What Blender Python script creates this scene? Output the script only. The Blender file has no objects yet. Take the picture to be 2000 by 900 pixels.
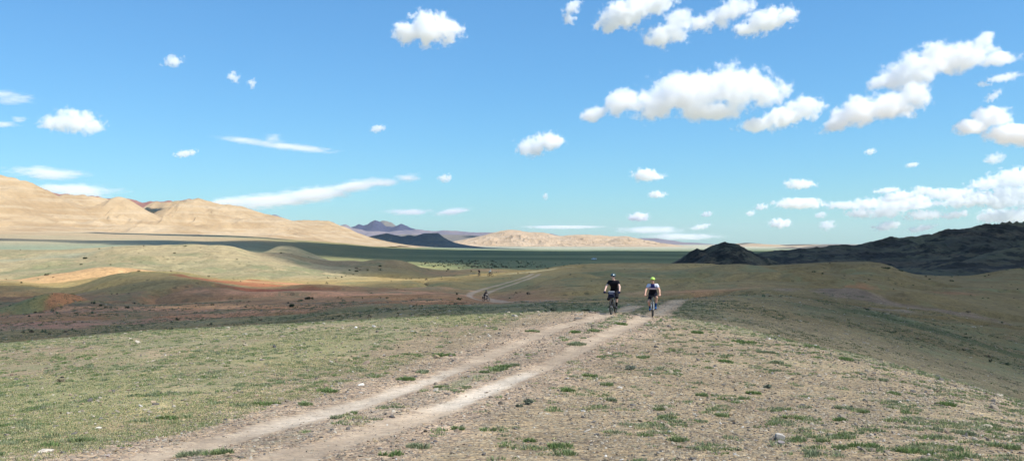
import bpy, math, random
import numpy as np
F=1700.0; CX=1000.0; HY=475.0; ZC=40.0
def _hash(ix,iy,iz,seed):
    h=(ix.astype(np.int64)*374761393+iy.astype(np.int64)*668265263+iz.astype(np.int64)*2147483647+seed*974634777)&0xffffffff
    h=((h^(h>>13))*1274126177)&0xffffffff
    h=(h^(h>>16))
    return (h&0xffff)/32767.5-1.0
def vnoise(x,y,z=None,seed=0):
    if z is None: z=np.zeros_like(x)
    x0=np.floor(x);y0=np.floor(y);z0=np.floor(z)
    fx=x-x0;fy=y-y0;fz=z-z0
    fx=fx*fx*fx*(fx*(fx*6-15)+10);fy=fy*fy*fy*(fy*(fy*6-15)+10);fz=fz*fz*fz*(fz*(fz*6-15)+10)
    r=0
    flat=not np.any(z)
    for dz in ((0,) if flat else (0,1)):
        wz=1 if flat else (fz if dz else 1-fz)
        for dy in (0,1):
            wy=fy if dy else 1-fy
            for dx in (0,1):
                wx=fx if dx else 1-fx
                r=r+_hash(x0+dx,y0+dy,z0+dz,seed)*wx*wy*wz
    return r
def fbm(x,y,z=None,oct=4,seed=0,gain=.5,lac=2.03):
    a=1.0;s=0;r=0
    for o in range(oct):
        r=r+a*vnoise(x,y,z,seed+o*17); s+=a
        x=x*lac+11.3;y=y*lac+5.7
        if z is not None: z=z*lac+3.1
        a*=gain
    return r/s
def new_mesh(name,V,Fc,mat=None,smooth=True,parent=None):
    """V (n,3), Fc (m,k) uniform ints"""
    V=np.ascontiguousarray(V,dtype=np.float32);Fc=np.ascontiguousarray(Fc,dtype=np.int32)
    me=bpy.data.meshes.new(name)
    me.vertices.add(len(V)); me.vertices.foreach_set('co',V.ravel())
    m,k=Fc.shape
    me.loops.add(m*k); me.loops.foreach_set('vertex_index',Fc.ravel())
    me.polygons.add(m); me.polygons.foreach_set('loop_start',np.arange(0,m*k,k,dtype=np.int32))
    me.polygons.foreach_set('use_smooth',np.full(m,smooth,dtype=bool))
    me.update(calc_edges=True)
    if mat: me.materials.append(mat)
    o=bpy.data.objects.new(name,me); bpy.context.scene.collection.objects.link(o)
    if parent: o.parent=parent
    return o
def surface_nets(D,org,h):
    """D scalar field (>0 inside) -> quads"""
    ins=D>0
    nx,ny,nz=D.shape
    c=np.zeros((nx-1,ny-1,nz-1),np.int8)
    for i in(0,1):
        for j in(0,1):
            for k in(0,1): c+=ins[i:nx-1+i,j:ny-1+j,k:nz-1+k]
    act=(c>0)&(c<8)
    idx=-np.ones(act.shape,np.int64); A=np.argwhere(act); idx[act]=np.arange(len(A))
    P=np.zeros((len(A),3));W=np.zeros(len(A))
    cor=[(i,j,k) for i in(0,1) for j in(0,1) for k in(0,1)]
    for a in cor:
        for ax in range(3):
            if a[ax]: continue
            b=list(a);b[ax]=1
            da=D[A[:,0]+a[0],A[:,1]+a[1],A[:,2]+a[2]];db=D[A[:,0]+b[0],A[:,1]+b[1],A[:,2]+b[2]]
            m=(da>0)!=(db>0); t=np.where(m,da/np.where(m,da-db,1),0)
            for q in range(3): P[:,q]+=np.where(m,a[q]+(t if q==ax else 0),0)
            W+=m
    V=A+P/W[:,None]
    Q=[]
    for ax in range(3):
        sl0=[slice(1,-1)]*3; sl1=[slice(1,-1)]*3
        sl0[ax]=slice(0,-1); sl1[ax]=slice(1,None)
        a=ins[tuple(sl0)];b=ins[tuple(sl1)]
        E=np.argwhere(a!=b)
        off=[1,1,1];off[ax]=0; E=E+off
        u,v=[(1,2),(2,0),(0,1)][ax]
        du=np.zeros(3,int);du[u]=1;dv=np.zeros(3,int);dv[v]=1
        g=lambda e:idx[e[:,0],e[:,1],e[:,2]]
        q=np.stack([g(E-du-dv),g(E-dv),g(E),g(E-du)],1)
        flip=~ins[E[:,0],E[:,1],E[:,2]]
        q[flip]=q[flip][:,::-1]
        Q.append(q)
    Q=np.concatenate(Q); Q=Q[(Q>=0).all(1)]
    return org+V*h,Q
S=bpy.context.scene
def tag(o,label=None,cat=None,group=None,kind=None):
    if label:o['label']=label
    if cat:o['category']=cat
    if group:o['group']=group
    if kind:o['kind']=kind
    return o
def P(x,y,Y):
    """photo pixel + depth -> world"""
    return np.array([(x-CX)/F*Y,Y,ZC-(y-HY)/F*Y])
# ---------------------------------------------------------------- terrain
# per photo column: (depth m, photo row) along the line of sight
TAB={
0:   [(9.5,903),(18,770),(35,672),(50,692),(75,668),(95,641),(112,622),(133,596),(150,594),(190,553),(240,532),(290,520),(400,490),(480,493),(700,483),(1000,470),(1400,452),(2500,450),(5000,462),(60000,475.5)],
120: [(9.5,903),(18,765),(35.5,662),(51,680),(75,661),(95,636),(115,612),(130,584),(148,588),(180,566),(215,538),(270,526),(400,489),(480,493),(700,482),(1000,470),(1400,453),(2500,452),(5000,464),(60000,475.5)],
250: [(9.5,903),(18,758),(36,652),(52,670),(75,651),(95,629),(115,607),(135,589),(160,560),(190,530),(212,534),(262,515),(400,482),(480,487),(700,481),(1000,471),(1400,457),(2500,455),(5000,466),(60000,475.5)],
330: [(9.5,903),(18,755),(36.3,647),(53,664),(75,646),(95,625),(115,606),(140,587),(160,556),(188,530),(212,534),(258,516),(390,482),(480,487),(720,483),(1000,473),(1450,459),(2500,457),(5000,467),(60000,475.5)],
420: [(9.5,903),(18,752),(36.6,642),(54,658),(76,640),(95,620),(115,604),(140,586),(162,562),(190,541),(208,540),(252,517),(385,480),(480,487),(740,486),(1050,476),(1500,461),(2500,459),(5000,468),(60000,475.5)],
500: [(9.5,903),(18,750),(37,638),(55,652),(78,634),(96,614),(116,600),(142,584),(162,568),(190,548),(215,538),(250,519),(330,503),(420,505),(760,492),(1050,479),(1550,464),(2600,462),(5000,470),(60000,475.5)],
560: [(9.5,903),(18,749),(37.4,635),(55.5,648),(79,628),(98,610),(118,597),(142,583),(162,570),(190,551),(215,540),(245,527),(400,492),(460,500),(640,507),(1000,490),(1650,468),(2700,466),(5000,471),(60000,475.5)],
640: [(9.5,903),(18,748),(37.7,630),(56,642),(80,616),(100,602),(120,592),(145,580),(165,568),(190,554),(220,540),(250,536),(370,509),(430,516),(640,514),(1000,495),(1800,474),(2800,470),(5000,472),(60000,475.5)],
770: [(9.5,903),(18,746),(38,623),(56,635),(75,604),(95,595),(115,588),(145,577),(165,565),(190,553),(222,544),(260,550),(350,515),(420,526),(640,517),(1000,502),(1900,486),(3000,480),(6000,479),(60000,475.7)],
870: [(9.5,903),(18,745),(38,620),(55,630),(72,601),(90,595),(112,591),(143,580),(165,568),(190,554),(228,542),(270,549),(390,530),(450,530),(650,517),(1000,503),(1900,490),(3200,483),(6500,480),(60000,475.7)],
950: [(9.5,903),(18,744),(38,616),(55,626),(70,603),(85,598),(115,596),(150,588),(175,570),(200,555),(240,537),(290,543),(400,528),(470,529),(650,517.5),(1000,503.5),(1900,491),(3200,485),(6500,480.5),(60000,475.7)],
1040:[(9.5,903),(18,744),(38,613),(53,623),(68,600),(82,593),(110,590),(145,578),(175,560),(205,543),(248,530),(300,536),(400,532),(480,528),(660,518),(1000,504),(1900,491.5),(3200,486),(6500,481),(60000,475.7)],
1130:[(9.5,903),(18,744),(38,611),(51,621),(65,598),(80,591),(105,590),(140,574),(170,555),(205,537),(250,519),(300,528),(400,530),(480,527),(660,518.5),(1000,504.5),(1900,492),(3200,487),(6500,481),(60000,475.7)],
1220:[(9.5,903),(18,745),(38,614),(49,621),(62,597),(76,588),(100,590),(140,572),(170,552),(205,533),(250,516),(300,526),(400,530),(480,527),(660,519),(1000,505),(1900,492),(3200,487),(6500,481),(60000,475.7)],
1310:[(9.5,903),(18,747),(37,621),(46,627),(58,600),(74,584),(96,588),(140,570),(170,551),(205,533),(250,517),(300,527),(400,531),(480,528),(660,520),(1000,506),(1900,493),(3200,487),(6500,481),(60000,475.7)],
1400:[(9.5,903),(18,751),(34,634),(43,642),(56,604),(76,579),(96,583),(140,566),(170,549),(205,533),(245,518),(300,528),(400,531),(480,528),(660,521),(1000,507),(1900,493),(3200,487),(6500,481),(60000,475.7)],
1500:[(9.5,903),(18,757),(30.5,655),(40,664),(56,614),(80,577),(98,580),(132,563),(160,551),(186,538),(236,519),(290,530),(400,533),(480,529),(660,521),(1000,507),(1900,493),(3200,487),(6500,481),(60000,475.7)],
1600:[(9.5,903),(17.5,765),(27.5,680),(37,690),(55,632),(82,588),(98,589),(125,577),(155,558),(185,535),(228,513.5),(285,524),(400,533),(480,530),(660,521),(1000,507),(1900,493),(3200,487),(6500,481),(60000,475.7)],
1700:[(9.5,904),(17,777),(26,702),(36,716),(54,655),(78,609),(95,604),(125,590),(155,568),(185,540),(225,512),(285,524),(400,533),(480,530),(660,521),(1000,507),(1900,493),(3200,487),(6500,481),(60000,475.7)],
1800:[(9.5,905),(16,795),(24.5,728),(35,745),(53,681),(75,634),(95,619),(125,604),(155,583),(185,560),(225,538),(285,542),(400,535),(480,530),(660,521),(1000,507),(1900,493),(3200,487),(6500,481),(60000,475.7)],
1880:[(9.5,906),(15,812),(23.5,750),(34,768),(52,705),(74,655),(95,635),(125,616),(155,594),(185,566),(230,541),(285,545),(400,537),(480,530),(660,521),(1000,507),(1900,493),(3200,487),(6500,481),(60000,475.7)],
2000:[(9.5,908),(14,838),(22,787),(32,807),(50,741),(73,690),(94,663),(125,632),(155,606),(190,566),(240,526),(285,532),(400,532),(480,530),(660,521),(1000,507),(1900,493),(3200,487),(6500,481),(60000,475.7)],
2300:[(9.5,915),(14,880),(20,860),(30,880),(48,800),(70,730),(94,690),(125,650),(155,615),(190,568),(240,520),(285,528),(400,532),(480,530),(660,521),(1000,507),(1900,493),(3200,487),(6500,481),(60000,475.7)],
-350:[(9.5,908),(18,790),(33,705),(48,730),(75,690),(95,655),(112,630),(135,600),(155,598),(190,560),(240,540),(290,524),(400,492),(480,493),(700,483),(1000,468),(1400,447),(2500,447),(5000,460),(60000,475.5)],
}
_c=sorted(TAB); _cx=np.array(_c,float)
_T=np.array([TAB[c] for c in _c],float)          # cols,K,2
_K=_T.shape[1]
NU=1400; LU=np.linspace(-350,2300,NU); LY=np.linspace(math.log(1.0),math.log(60000),2600)
def _hermite(x,xp,fp):
    # monotone-ish cubic, xp (K), fp (K)
    h=np.diff(xp);d=np.diff(fp)/h
    m=np.zeros_like(fp);m[1:-1]=np.where(d[:-1]*d[1:]>0,3*(h[:-1]+h[1:])/((2*h[1:]+h[:-1])/np.where(d[:-1]==0,1e-9,d[:-1])+(h[1:]+2*h[:-1])/np.where(d[1:]==0,1e-9,d[1:])),0)
    m[0]=d[0];m[-1]=d[-1]
    i=np.clip(np.searchsorted(xp,x)-1,0,len(xp)-2)
    t=(x-xp[i])/h[i]
    return ((1+2*t)*(1-t)**2)*fp[i]+t*(1-t)**2*h[i]*m[i]+t*t*(3-2*t)*fp[i+1]+t*t*(t-1)*h[i]*m[i+1]
def _build():
    G=np.zeros((NU,len(LY)),np.float32)
    ky=np.zeros((NU,_K));kz=np.zeros((NU,_K))
    for k in range(_K):
        ky[:,k]=np.exp(_hermite(LU,_cx,np.log(_T[:,k,0])))
        z=-(_T[:,k,1]-HY)/F*_T[:,k,0]
        kz[:,k]=_hermite(LU,_cx,z)
    # a little smoothing over columns
    w=np.hanning(29);w/=w.sum()
    for k in range(_K):
        kz[:,k]=np.convolve(np.pad(kz[:,k],14,mode='edge'),w,'valid')
        ky[:,k]=np.convolve(np.pad(ky[:,k],14,mode='edge'),w,'valid')
    for i in range(NU):
        xp=np.concatenate([[0.0,math.log(4)],np.log(ky[i])]);fp=np.concatenate([[-1.85,-1.95],kz[i]])
        G[i]=_hermite(LY,xp,fp)
    return G
GRID=_build()
def base_h(X,Y):
    """smooth ground height relative to world z=0 for any world X,Y"""
    X=np.asarray(X,float);Y=np.asarray(Y,float)
    th=np.arctan2(X,np.where(np.abs(Y)<1e-6,1e-6,Y)); r=np.hypot(X,Y)
    tmax=math.atan((2300-CX)/F);tmin=math.atan((-350-CX)/F)
    tc=np.clip(th,tmin,tmax)
    # past the clamped fan fade to the average so the ring closes behind
    u=np.tan(tc)*F+CX; yy=np.maximum(r*np.cos(tc),1.0)
    fi=(u-LU[0])/(LU[1]-LU[0]);fj=(np.log(yy)-LY[0])/(LY[1]-LY[0])
    fi=np.clip(fi,0,NU-1.001);fj=np.clip(fj,0,len(LY)-1.001)
    i=fi.astype(int);j=fj.astype(int);a=fi-i;b=fj-j
    z=GRID[i,j]*(1-a)*(1-b)+GRID[i+1,j]*a*(1-b)+GRID[i,j+1]*(1-a)*b+GRID[i+1,j+1]*a*b
    # blend the two clamped sides behind the camera
    out=np.abs(th)>2.2
    if np.any(out):
        bl=np.clip((np.abs(th)-2.2)/(math.pi-2.2),0,1)
        zo=base_h_clamp(-np.sign(th),r)
        z=np.where(out,z*(1-.5*bl)+zo*.5*bl,z)
    return z+ZC
def base_h_clamp(sg,r):
    tmax=math.atan((2300-CX)/F);tmin=math.atan((-350-CX)/F)
    tc=np.where(sg>0,tmax,tmin)
    u=np.tan(tc)*F+CX; yy=np.maximum(r*np.cos(tc),1.0)
    i=np.clip(((u-LU[0])/(LU[1]-LU[0])),0,NU-1).astype(int);j=np.clip((np.log(yy)-LY[0])/(LY[1]-LY[0]),0,len(LY)-1).astype(int)
    return GRID[i,j]
def ss(x,a,b):
    t=np.clip((x-a)/(b-a),0,1);return t*t*(3-2*t)
# tracks: polylines in photo px traced on the ground, converted to world by marching the sight line
def hit(x,y,Ymin=4.0,Ymax=600.0):
    Ys=np.exp(np.linspace(math.log(Ymin),math.log(Ymax),6000))
    X=(x-CX)/F*Ys;zl=ZC-(y-HY)/F*Ys
    d=zl-base_h(X,Ys)
    k=np.where(d<=0)[0]
    k=k[0] if len(k) else int(np.argmin(d))
    return np.array([X[k],Ys[k],zl[k]])
RUT_L=[hit(x,y) for x,y in ((1174,617),(1055,652),(950,693),(880,726),(775,764),(670,797),(600,813),(430,862),(270,898))]
RUT_R=[hit(x,y) for x,y in ((1262,621),(1177,658),(1090,701),(1020,733),(932,771),(827,812),(705,850),(600,882),(560,897))]
def ext(pl,d=14.):
    a=pl[-1]-pl[-3];a/=np.linalg.norm(a[:2]);return pl+[pl[-1]+a*d]
# beyond the crest: on to the second lip, then down to the valley and round the bend
FAR_L=[hit(1187,611,39,70)]+[hit(x,y,50,300) for x,y in ((1205,609),(1228,603),(1240,597))]
FAR_R=[hit(1285,612,40,70)]+[hit(x,y,50,300) for x,y in ((1300,603),(1315,592),(1325,586))]
def D(x,y,a): return hit(x,y,a,300)
TR1=RUT_L[::-1]; TR2=RUT_R[::-1]
TR1=TR1+FAR_L; TR2=TR2+FAR_R
TR1=ext(TR1[::-1])[::-1]; TR2=ext(TR2[::-1])[::-1]
BEND_A=[D(x,y,115) for x,y in ((1100,592.5),(1000,590),(965,587.5),(928,584),(914,578),(922,571),(950,562),(985,553.5),(1015,545),(1033,539),(1040,535))]
BEND_B=[D(x,y,115) for x,y in ((985,588),(955,584),(945,578),(955,570),(975,563),(1003,554.5),(1030,545.5),(1047,539),(1053,535.5))]
def poly_dist(X,Y,pl):
    d=np.full(X.shape,1e9);s=np.zeros(X.shape);acc=0
    for a,b in zip(pl[:-1],pl[1:]):
        ax,ay=a[:2];bx,by=b[:2];L=math.hypot(bx-ax,by-ay)
        if L<1e-6: continue
        t=np.clip(((X-ax)*(bx-ax)+(Y-ay)*(by-ay))/L**2,0,1)
        q=np.hypot(X-(ax+t*(bx-ax)),Y-(ay+t*(by-ay)))
        m=q<d;d=np.where(m,q,d);s=np.where(m,acc+t*L,s);acc+=L
    return d,s
def smoothpl(pl,n=3):
    pl=[p.copy() for p in pl]
    for _ in range(n):
        q=[pl[0]]
        for a,b in zip(pl[:-1],pl[1:]): q+= [a*.75+b*.25,a*.25+b*.75]
        q.append(pl[-1]);pl=q
    return pl
TR1,TR2,BEND_A,BEND_B=[smoothpl(p,2) for p in (TR1,TR2,BEND_A,BEND_B)]
BUMPS=[]  # x_px, depth, rX, rY, h
for x,Yd,rx,ry,h in ((548,392,20,12,2.6),(775,350,16,12,1.6),(1440,192,9,8,1.9),(1530,170,8,7,1.5),(1590,205,16,7,-2.3),(1500,212,12,6,-1.8),(1690,205,10,8,1.2),(1830,150,9,6,1.3),(1700,135,10,4,.9),(1150,185,10,8,1.1),(1060,200,8,5,-.8),(1350,165,9,5,-.9),(95,128,6.5,5,1.5),(15,142,7,6,1.5),(380,160,8,7,1.0),(520,152,6,4,-1.0),(600,166,7,4,.9),(330,135,12,3,-.6),(200,150,6,5,-1.0),(700,165,8,4,.7),(160,188,8,5,-1.2),(205,214,13,7,2.0),(100,262,15,7,2.1),(300,272,16,7,1.9),(430,262,13,6,1.9),(240,330,18,8,2.3),(90,345,18,8,2.0),(360,335,12,8,1.6),(470,150,16,9,1.0),(560,180,14,10,.8),(150,240,20,14,1.3),(60,300,30,20,1.0),(330,300,26,18,1.2),(480,330,25,25,1.5),(700,300,20,18,-.6),(820,200,20,10,.5),(1250,200,18,16,.8),(1120,170,12,10,.4),(1380,150,14,12,.8),(1700,160,14,12,1.0),(1900,170,16,12,1.0),(1500,180,16,14,.9),(40,160,12,8,-.8),(250,140,16,3,-.6)):
    BUMPS.append(((x-CX)/F*Yd,Yd,rx,ry,h))
def height(X,Y,fine=True):
    X=np.asarray(X,float);Y=np.asarray(Y,float)
    z=base_h(X,Y);r=np.hypot(X,Y);zb0=z
    for bx,by,rx,ry,h in BUMPS: z=z+h*np.exp(-((X-bx)/rx)**2-((Y-by)/ry)**2)
    far=ss(r,60,140)
    z=z+far*(1-.7*ss(r,500,900))*(fbm(X/34,Y/26,oct=4,seed=3)*1.3)
    z=z-far*(1-ss(r,260,420))*np.maximum(0,1-np.abs(fbm(X/40+5,Y/22,oct=4,seed=31))*8)*1.1
    z=z+ss(r,500,1500)*fbm(X/400,Y/400,oct=4,seed=4)*1.6
    zn=(r>95)&(r<290)&(X>-25)&(X<22)&(Y>0)     # the ground lies even along the bend of the track
    if np.any(zn):
        xa,ya=X[zn],Y[zn];db=np.minimum(poly_dist(xa,ya,BEND_A)[0],poly_dist(xa,ya,BEND_B)[0]);kk=1-ss(db,3.,14.)
        z=np.array(z);z[zn]=z[zn]*(1-kk)+zb0[zn]*kk
    if fine:
        z=z+fbm(X/3.1,Y/3.1,oct=3,seed=5)*.05*(1-ss(r,200,400))
    d1,_=poly_dist(X,Y,TR1);d2,_=poly_dist(X,Y,TR2)
    z=z-.035*np.exp(-(d1/.3)**2)-.035*np.exp(-(d2/.3)**2)
    return z
# ---------------------------------------------------------------- node helpers
def mat(name):
    m=bpy.data.materials.new(name);m.use_nodes=True;nt=m.node_tree
    b=nt.nodes['Principled BSDF'];b.inputs['Roughness'].default_value=.9
    b.inputs['Specular IOR Level'].default_value=.15
    return m,nt,b
def N(nt,t,**k):
    n=nt.nodes.new(t)
    for a,v in k.items():
        if isinstance(v,tuple) and a=='ins':
            continue
        setattr(n,a,v)
    return n
def math_(nt,op,a,b=None,c=None,clamp=False):
    n=nt.nodes.new('ShaderNodeMath');n.operation=op;n.use_clamp=clamp
    for i,v in enumerate((a,b,c)):
        if v is None: continue
        if hasattr(v,'is_linked'): nt.links.new(v,n.inputs[i])
        else: n.inputs[i].default_value=v
    return n.outputs[0]
def mix_(nt,f,a,b,mode='MIX'):
    n=nt.nodes.new('ShaderNodeMix');n.data_type='RGBA';n.blend_type=mode
    for s,v in ((n.inputs[0],f),(n.inputs[6],a),(n.inputs[7],b)):
        if hasattr(v,'is_linked'): nt.links.new(v,s)
        else: s.default_value=v if not isinstance(v,tuple) else (*v,1)
    return n.outputs[2]
def noise_(nt,co,scale,detail=3,rough=.5):
    n=nt.nodes.new('ShaderNodeTexNoise');n.inputs['Scale'].default_value=scale;n.inputs['Detail'].default_value=detail;n.inputs['Roughness'].default_value=rough
    nt.links.new(co,n.inputs['Vector']);return n.outputs[0]
def ramp_(nt,f,lo,hi,a=0.,b=1.):
    n=nt.nodes.new('ShaderNodeMapRange');n.interpolation_type='SMOOTHSTEP'
    nt.links.new(f,n.inputs[0])
    for i,v in zip((1,2,3,4),(lo,hi,a,b)): n.inputs[i].default_value=v
    return n.outputs[0]
def simple(name,col,rough=.6,metal=0.,spec=.4,var=.08,scale=30,trans=0):
    m,nt,b=mat(name)
    tc=N(nt,'ShaderNodeTexCoord')
    f=noise_(nt,tc.outputs['Object'],scale,3)
    v=math_(nt,'MULTIPLY_ADD',f,var*4,1-var*2)
    c=mix_(nt,1.,tuple(col),(1,1,1),'MULTIPLY')
    n=nt.nodes.new('ShaderNodeVectorMath');n.operation='SCALE';n.inputs[0].default_value=col
    nt.links.new(v,n.inputs['Scale']);nt.links.new(n.outputs[0],b.inputs['Base Color'])
    b.inputs['Roughness'].default_value=rough;b.inputs['Metallic'].default_value=metal;b.inputs['Specular IOR Level'].default_value=spec
    return m
def set_col(o,C,name='col'):
    a=o.data.attributes.new(name,'FLOAT_COLOR','POINT')
    C=np.concatenate([C,np.ones((len(C),1))],1) if C.shape[1]==3 else C
    a.data.foreach_set('color',np.ascontiguousarray(C,dtype=np.float32).ravel())
# soil: vertex soil colour + pebbles, blades, patches
def soil_mat():
    m,nt,b=mat('soil')
    at=N(nt,'ShaderNodeAttribute',attribute_name='col')
    gm=N(nt,'ShaderNodeAttribute',attribute_name='mix')   # R=gravel G=green B=scrub
    sep=N(nt,'ShaderNodeSeparateColor');nt.links.new(gm.outputs['Color'],sep.inputs[0])
    tc=N(nt,'ShaderNodeTexCoord');co=tc.outputs['Object']
    v1=N(nt,'ShaderNodeTexVoronoi');v1.inputs['Scale'].default_value=14;nt.links.new(co,v1.inputs['Vector'])
    v2=N(nt,'ShaderNodeTexVoronoi');v2.inputs['Scale'].default_value=38;nt.links.new(co,v2.inputs['Vector'])
    hs=N(nt,'ShaderNodeSeparateColor');nt.links.new(v1.outputs['Color'],hs.inputs[0])
    hs2=N(nt,'ShaderNodeSeparateColor');nt.links.new(v2.outputs['Color'],hs2.inputs[0])
    g=math_(nt,'MULTIPLY',sep.outputs[0],1.)
    # stone tint
    ra=N(nt,'ShaderNodeValToRGB');e=ra.color_ramp.elements;ra.color_ramp.interpolation='CONSTANT'
    e[0].position=0;e[0].color=(.55,.52,.55,1);e[1].position=.15;e[1].color=(.85,.82,.8,1)
    for p,c in ((.35,(1.05,.95,.85,1)),(.55,(1.25,1.15,1.02,1)),(.72,(.95,1.,1.05,1)),(.85,(1.5,1.42,1.35,1)),(.95,(.4,.38,.42,1))):
        q=e.new(p);q.color=c
    nt.links.new(hs.outputs[0],ra.inputs[0])
    rb=N(nt,'ShaderNodeValToRGB');e=rb.color_ramp.elements
    e[0].position=0;e[0].color=(.6,.6,.62,1);e[1].position=1;e[1].color=(1.45,1.38,1.3,1)
    nt.links.new(hs2.outputs[1],rb.inputs[0])
    c=mix_(nt,math_(nt,'MULTIPLY',g,.75),at.outputs['Color'],ra.outputs[0],'MULTIPLY')
    c=mix_(nt,math_(nt,'MULTIPLY',g,.7),c,rb.outputs[0],'MULTIPLY')
    # mid patches
    for sc,am in ((1.3,.45),(.22,.38),(.03,.28),(5.,.35),(.6,.3)):
        f=noise_(nt,co,sc,4,.6); k=math_(nt,'MULTIPLY_ADD',f,am*2,1-am)
        n=nt.nodes.new('ShaderNodeVectorMath');n.operation='SCALE';nt.links.new(c,n.inputs[0]);nt.links.new(k,n.inputs['Scale']);c=n.outputs[0]
    # thin grass
    gr=sep.outputs[1]
    f=noise_(nt,co,4.5,5,.7);f=math_(nt,'ADD',f,math_(nt,'MULTIPLY',noise_(nt,co,.45,3),.5))
    f=math_(nt,'ADD',f,math_(nt,'MULTIPLY_ADD',gr,.62,-1.02))
    k=ramp_(nt,f,-.04,.22,0.,.6)
    gc=mix_(nt,noise_(nt,co,.35,3),(.135,.165,.075),(.22,.225,.12))
    c=mix_(nt,k,c,gc)
    # dark scrub specks (seen far away)
    v3=N(nt,'ShaderNodeTexVoronoi');v3.inputs['Scale'].default_value=.55;nt.links.new(co,v3.inputs['Vector'])
    nz=noise_(nt,co,.9,3);dd=math_(nt,'ADD',v3.outputs['Distance'],math_(nt,'MULTIPLY',nz,.35))
    h3=N(nt,'ShaderNodeSeparateColor');nt.links.new(v3.outputs['Color'],h3.inputs[0])
    th=math_(nt,'MULTIPLY',h3.outputs[0],.42)
    k=math_(nt,'LESS_THAN',dd,math_(nt,'ADD',th,.02))
    c=mix_(nt,math_(nt,'MULTIPLY',k,math_(nt,'MULTIPLY',sep.outputs[2],.6)),c,(.06,.065,.04))
    nt.links.new(c,b.inputs['Base Color'])
    bp=N(nt,'ShaderNodeBump');bp.inputs['Strength'].default_value=.8;bp.inputs['Distance'].default_value=.04
    hh=math_(nt,'ADD',math_(nt,'MULTIPLY',v1.outputs['Distance'],-.8),math_(nt,'MULTIPLY',noise_(nt,co,12,4,.7),1.3))
    nt.links.new(math_(nt,'MULTIPLY',hh,math_(nt,'MULTIPLY_ADD',g,.8,.2)),bp.inputs['Height']);nt.links.new(bp.outputs[0],b.inputs['Normal'])
    b.inputs['Roughness'].default_value=.95
    return m
SOIL=soil_mat()
# ---------------------------------------------------------------- ground sheet
def lerp(a,b,t): return a+(b-a)*t
def blot(C,X,Y,list_,col=None):
    for (x,Yd,rx,ry,rot,c,s,hard) in list_:
        bx=(x-CX)/F*Yd;dx=X-bx;dy=Y-Yd;m=(np.abs(dx)<rx*2.6+ry)&(np.abs(dy)<max(rx,ry)*2.6)
        if not m.any(): continue
        a=math.radians(rot);dxm=dx[m];dym=dy[m]
        u=(dxm*math.cos(a)+dym*math.sin(a))/rx;v=(-dxm*math.sin(a)+dym*math.cos(a))/ry
        q=np.sqrt(u*u+v*v)+fbm(X[m]/min(rx,ry)/.9,Y[m]/min(rx,ry)/.9,oct=4,seed=int(x)+9)*.75
        k=ss(-q,-1.15,-1.15+hard)*s
        C[m]=C[m]*(1-k[:,None])+np.array(c)*k[:,None]
GRAVEL=(.315,.268,.19);STRAW=(.44,.38,.19);RED=(.29,.125,.08);ORANGE=(.46,.30,.185);BROWN=(.34,.215,.14);OLIVE=(.30,.25,.135);PALE=(.44,.385,.27);GREEN=(.15,.19,.10);CHALK=(.50,.44,.36)
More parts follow.
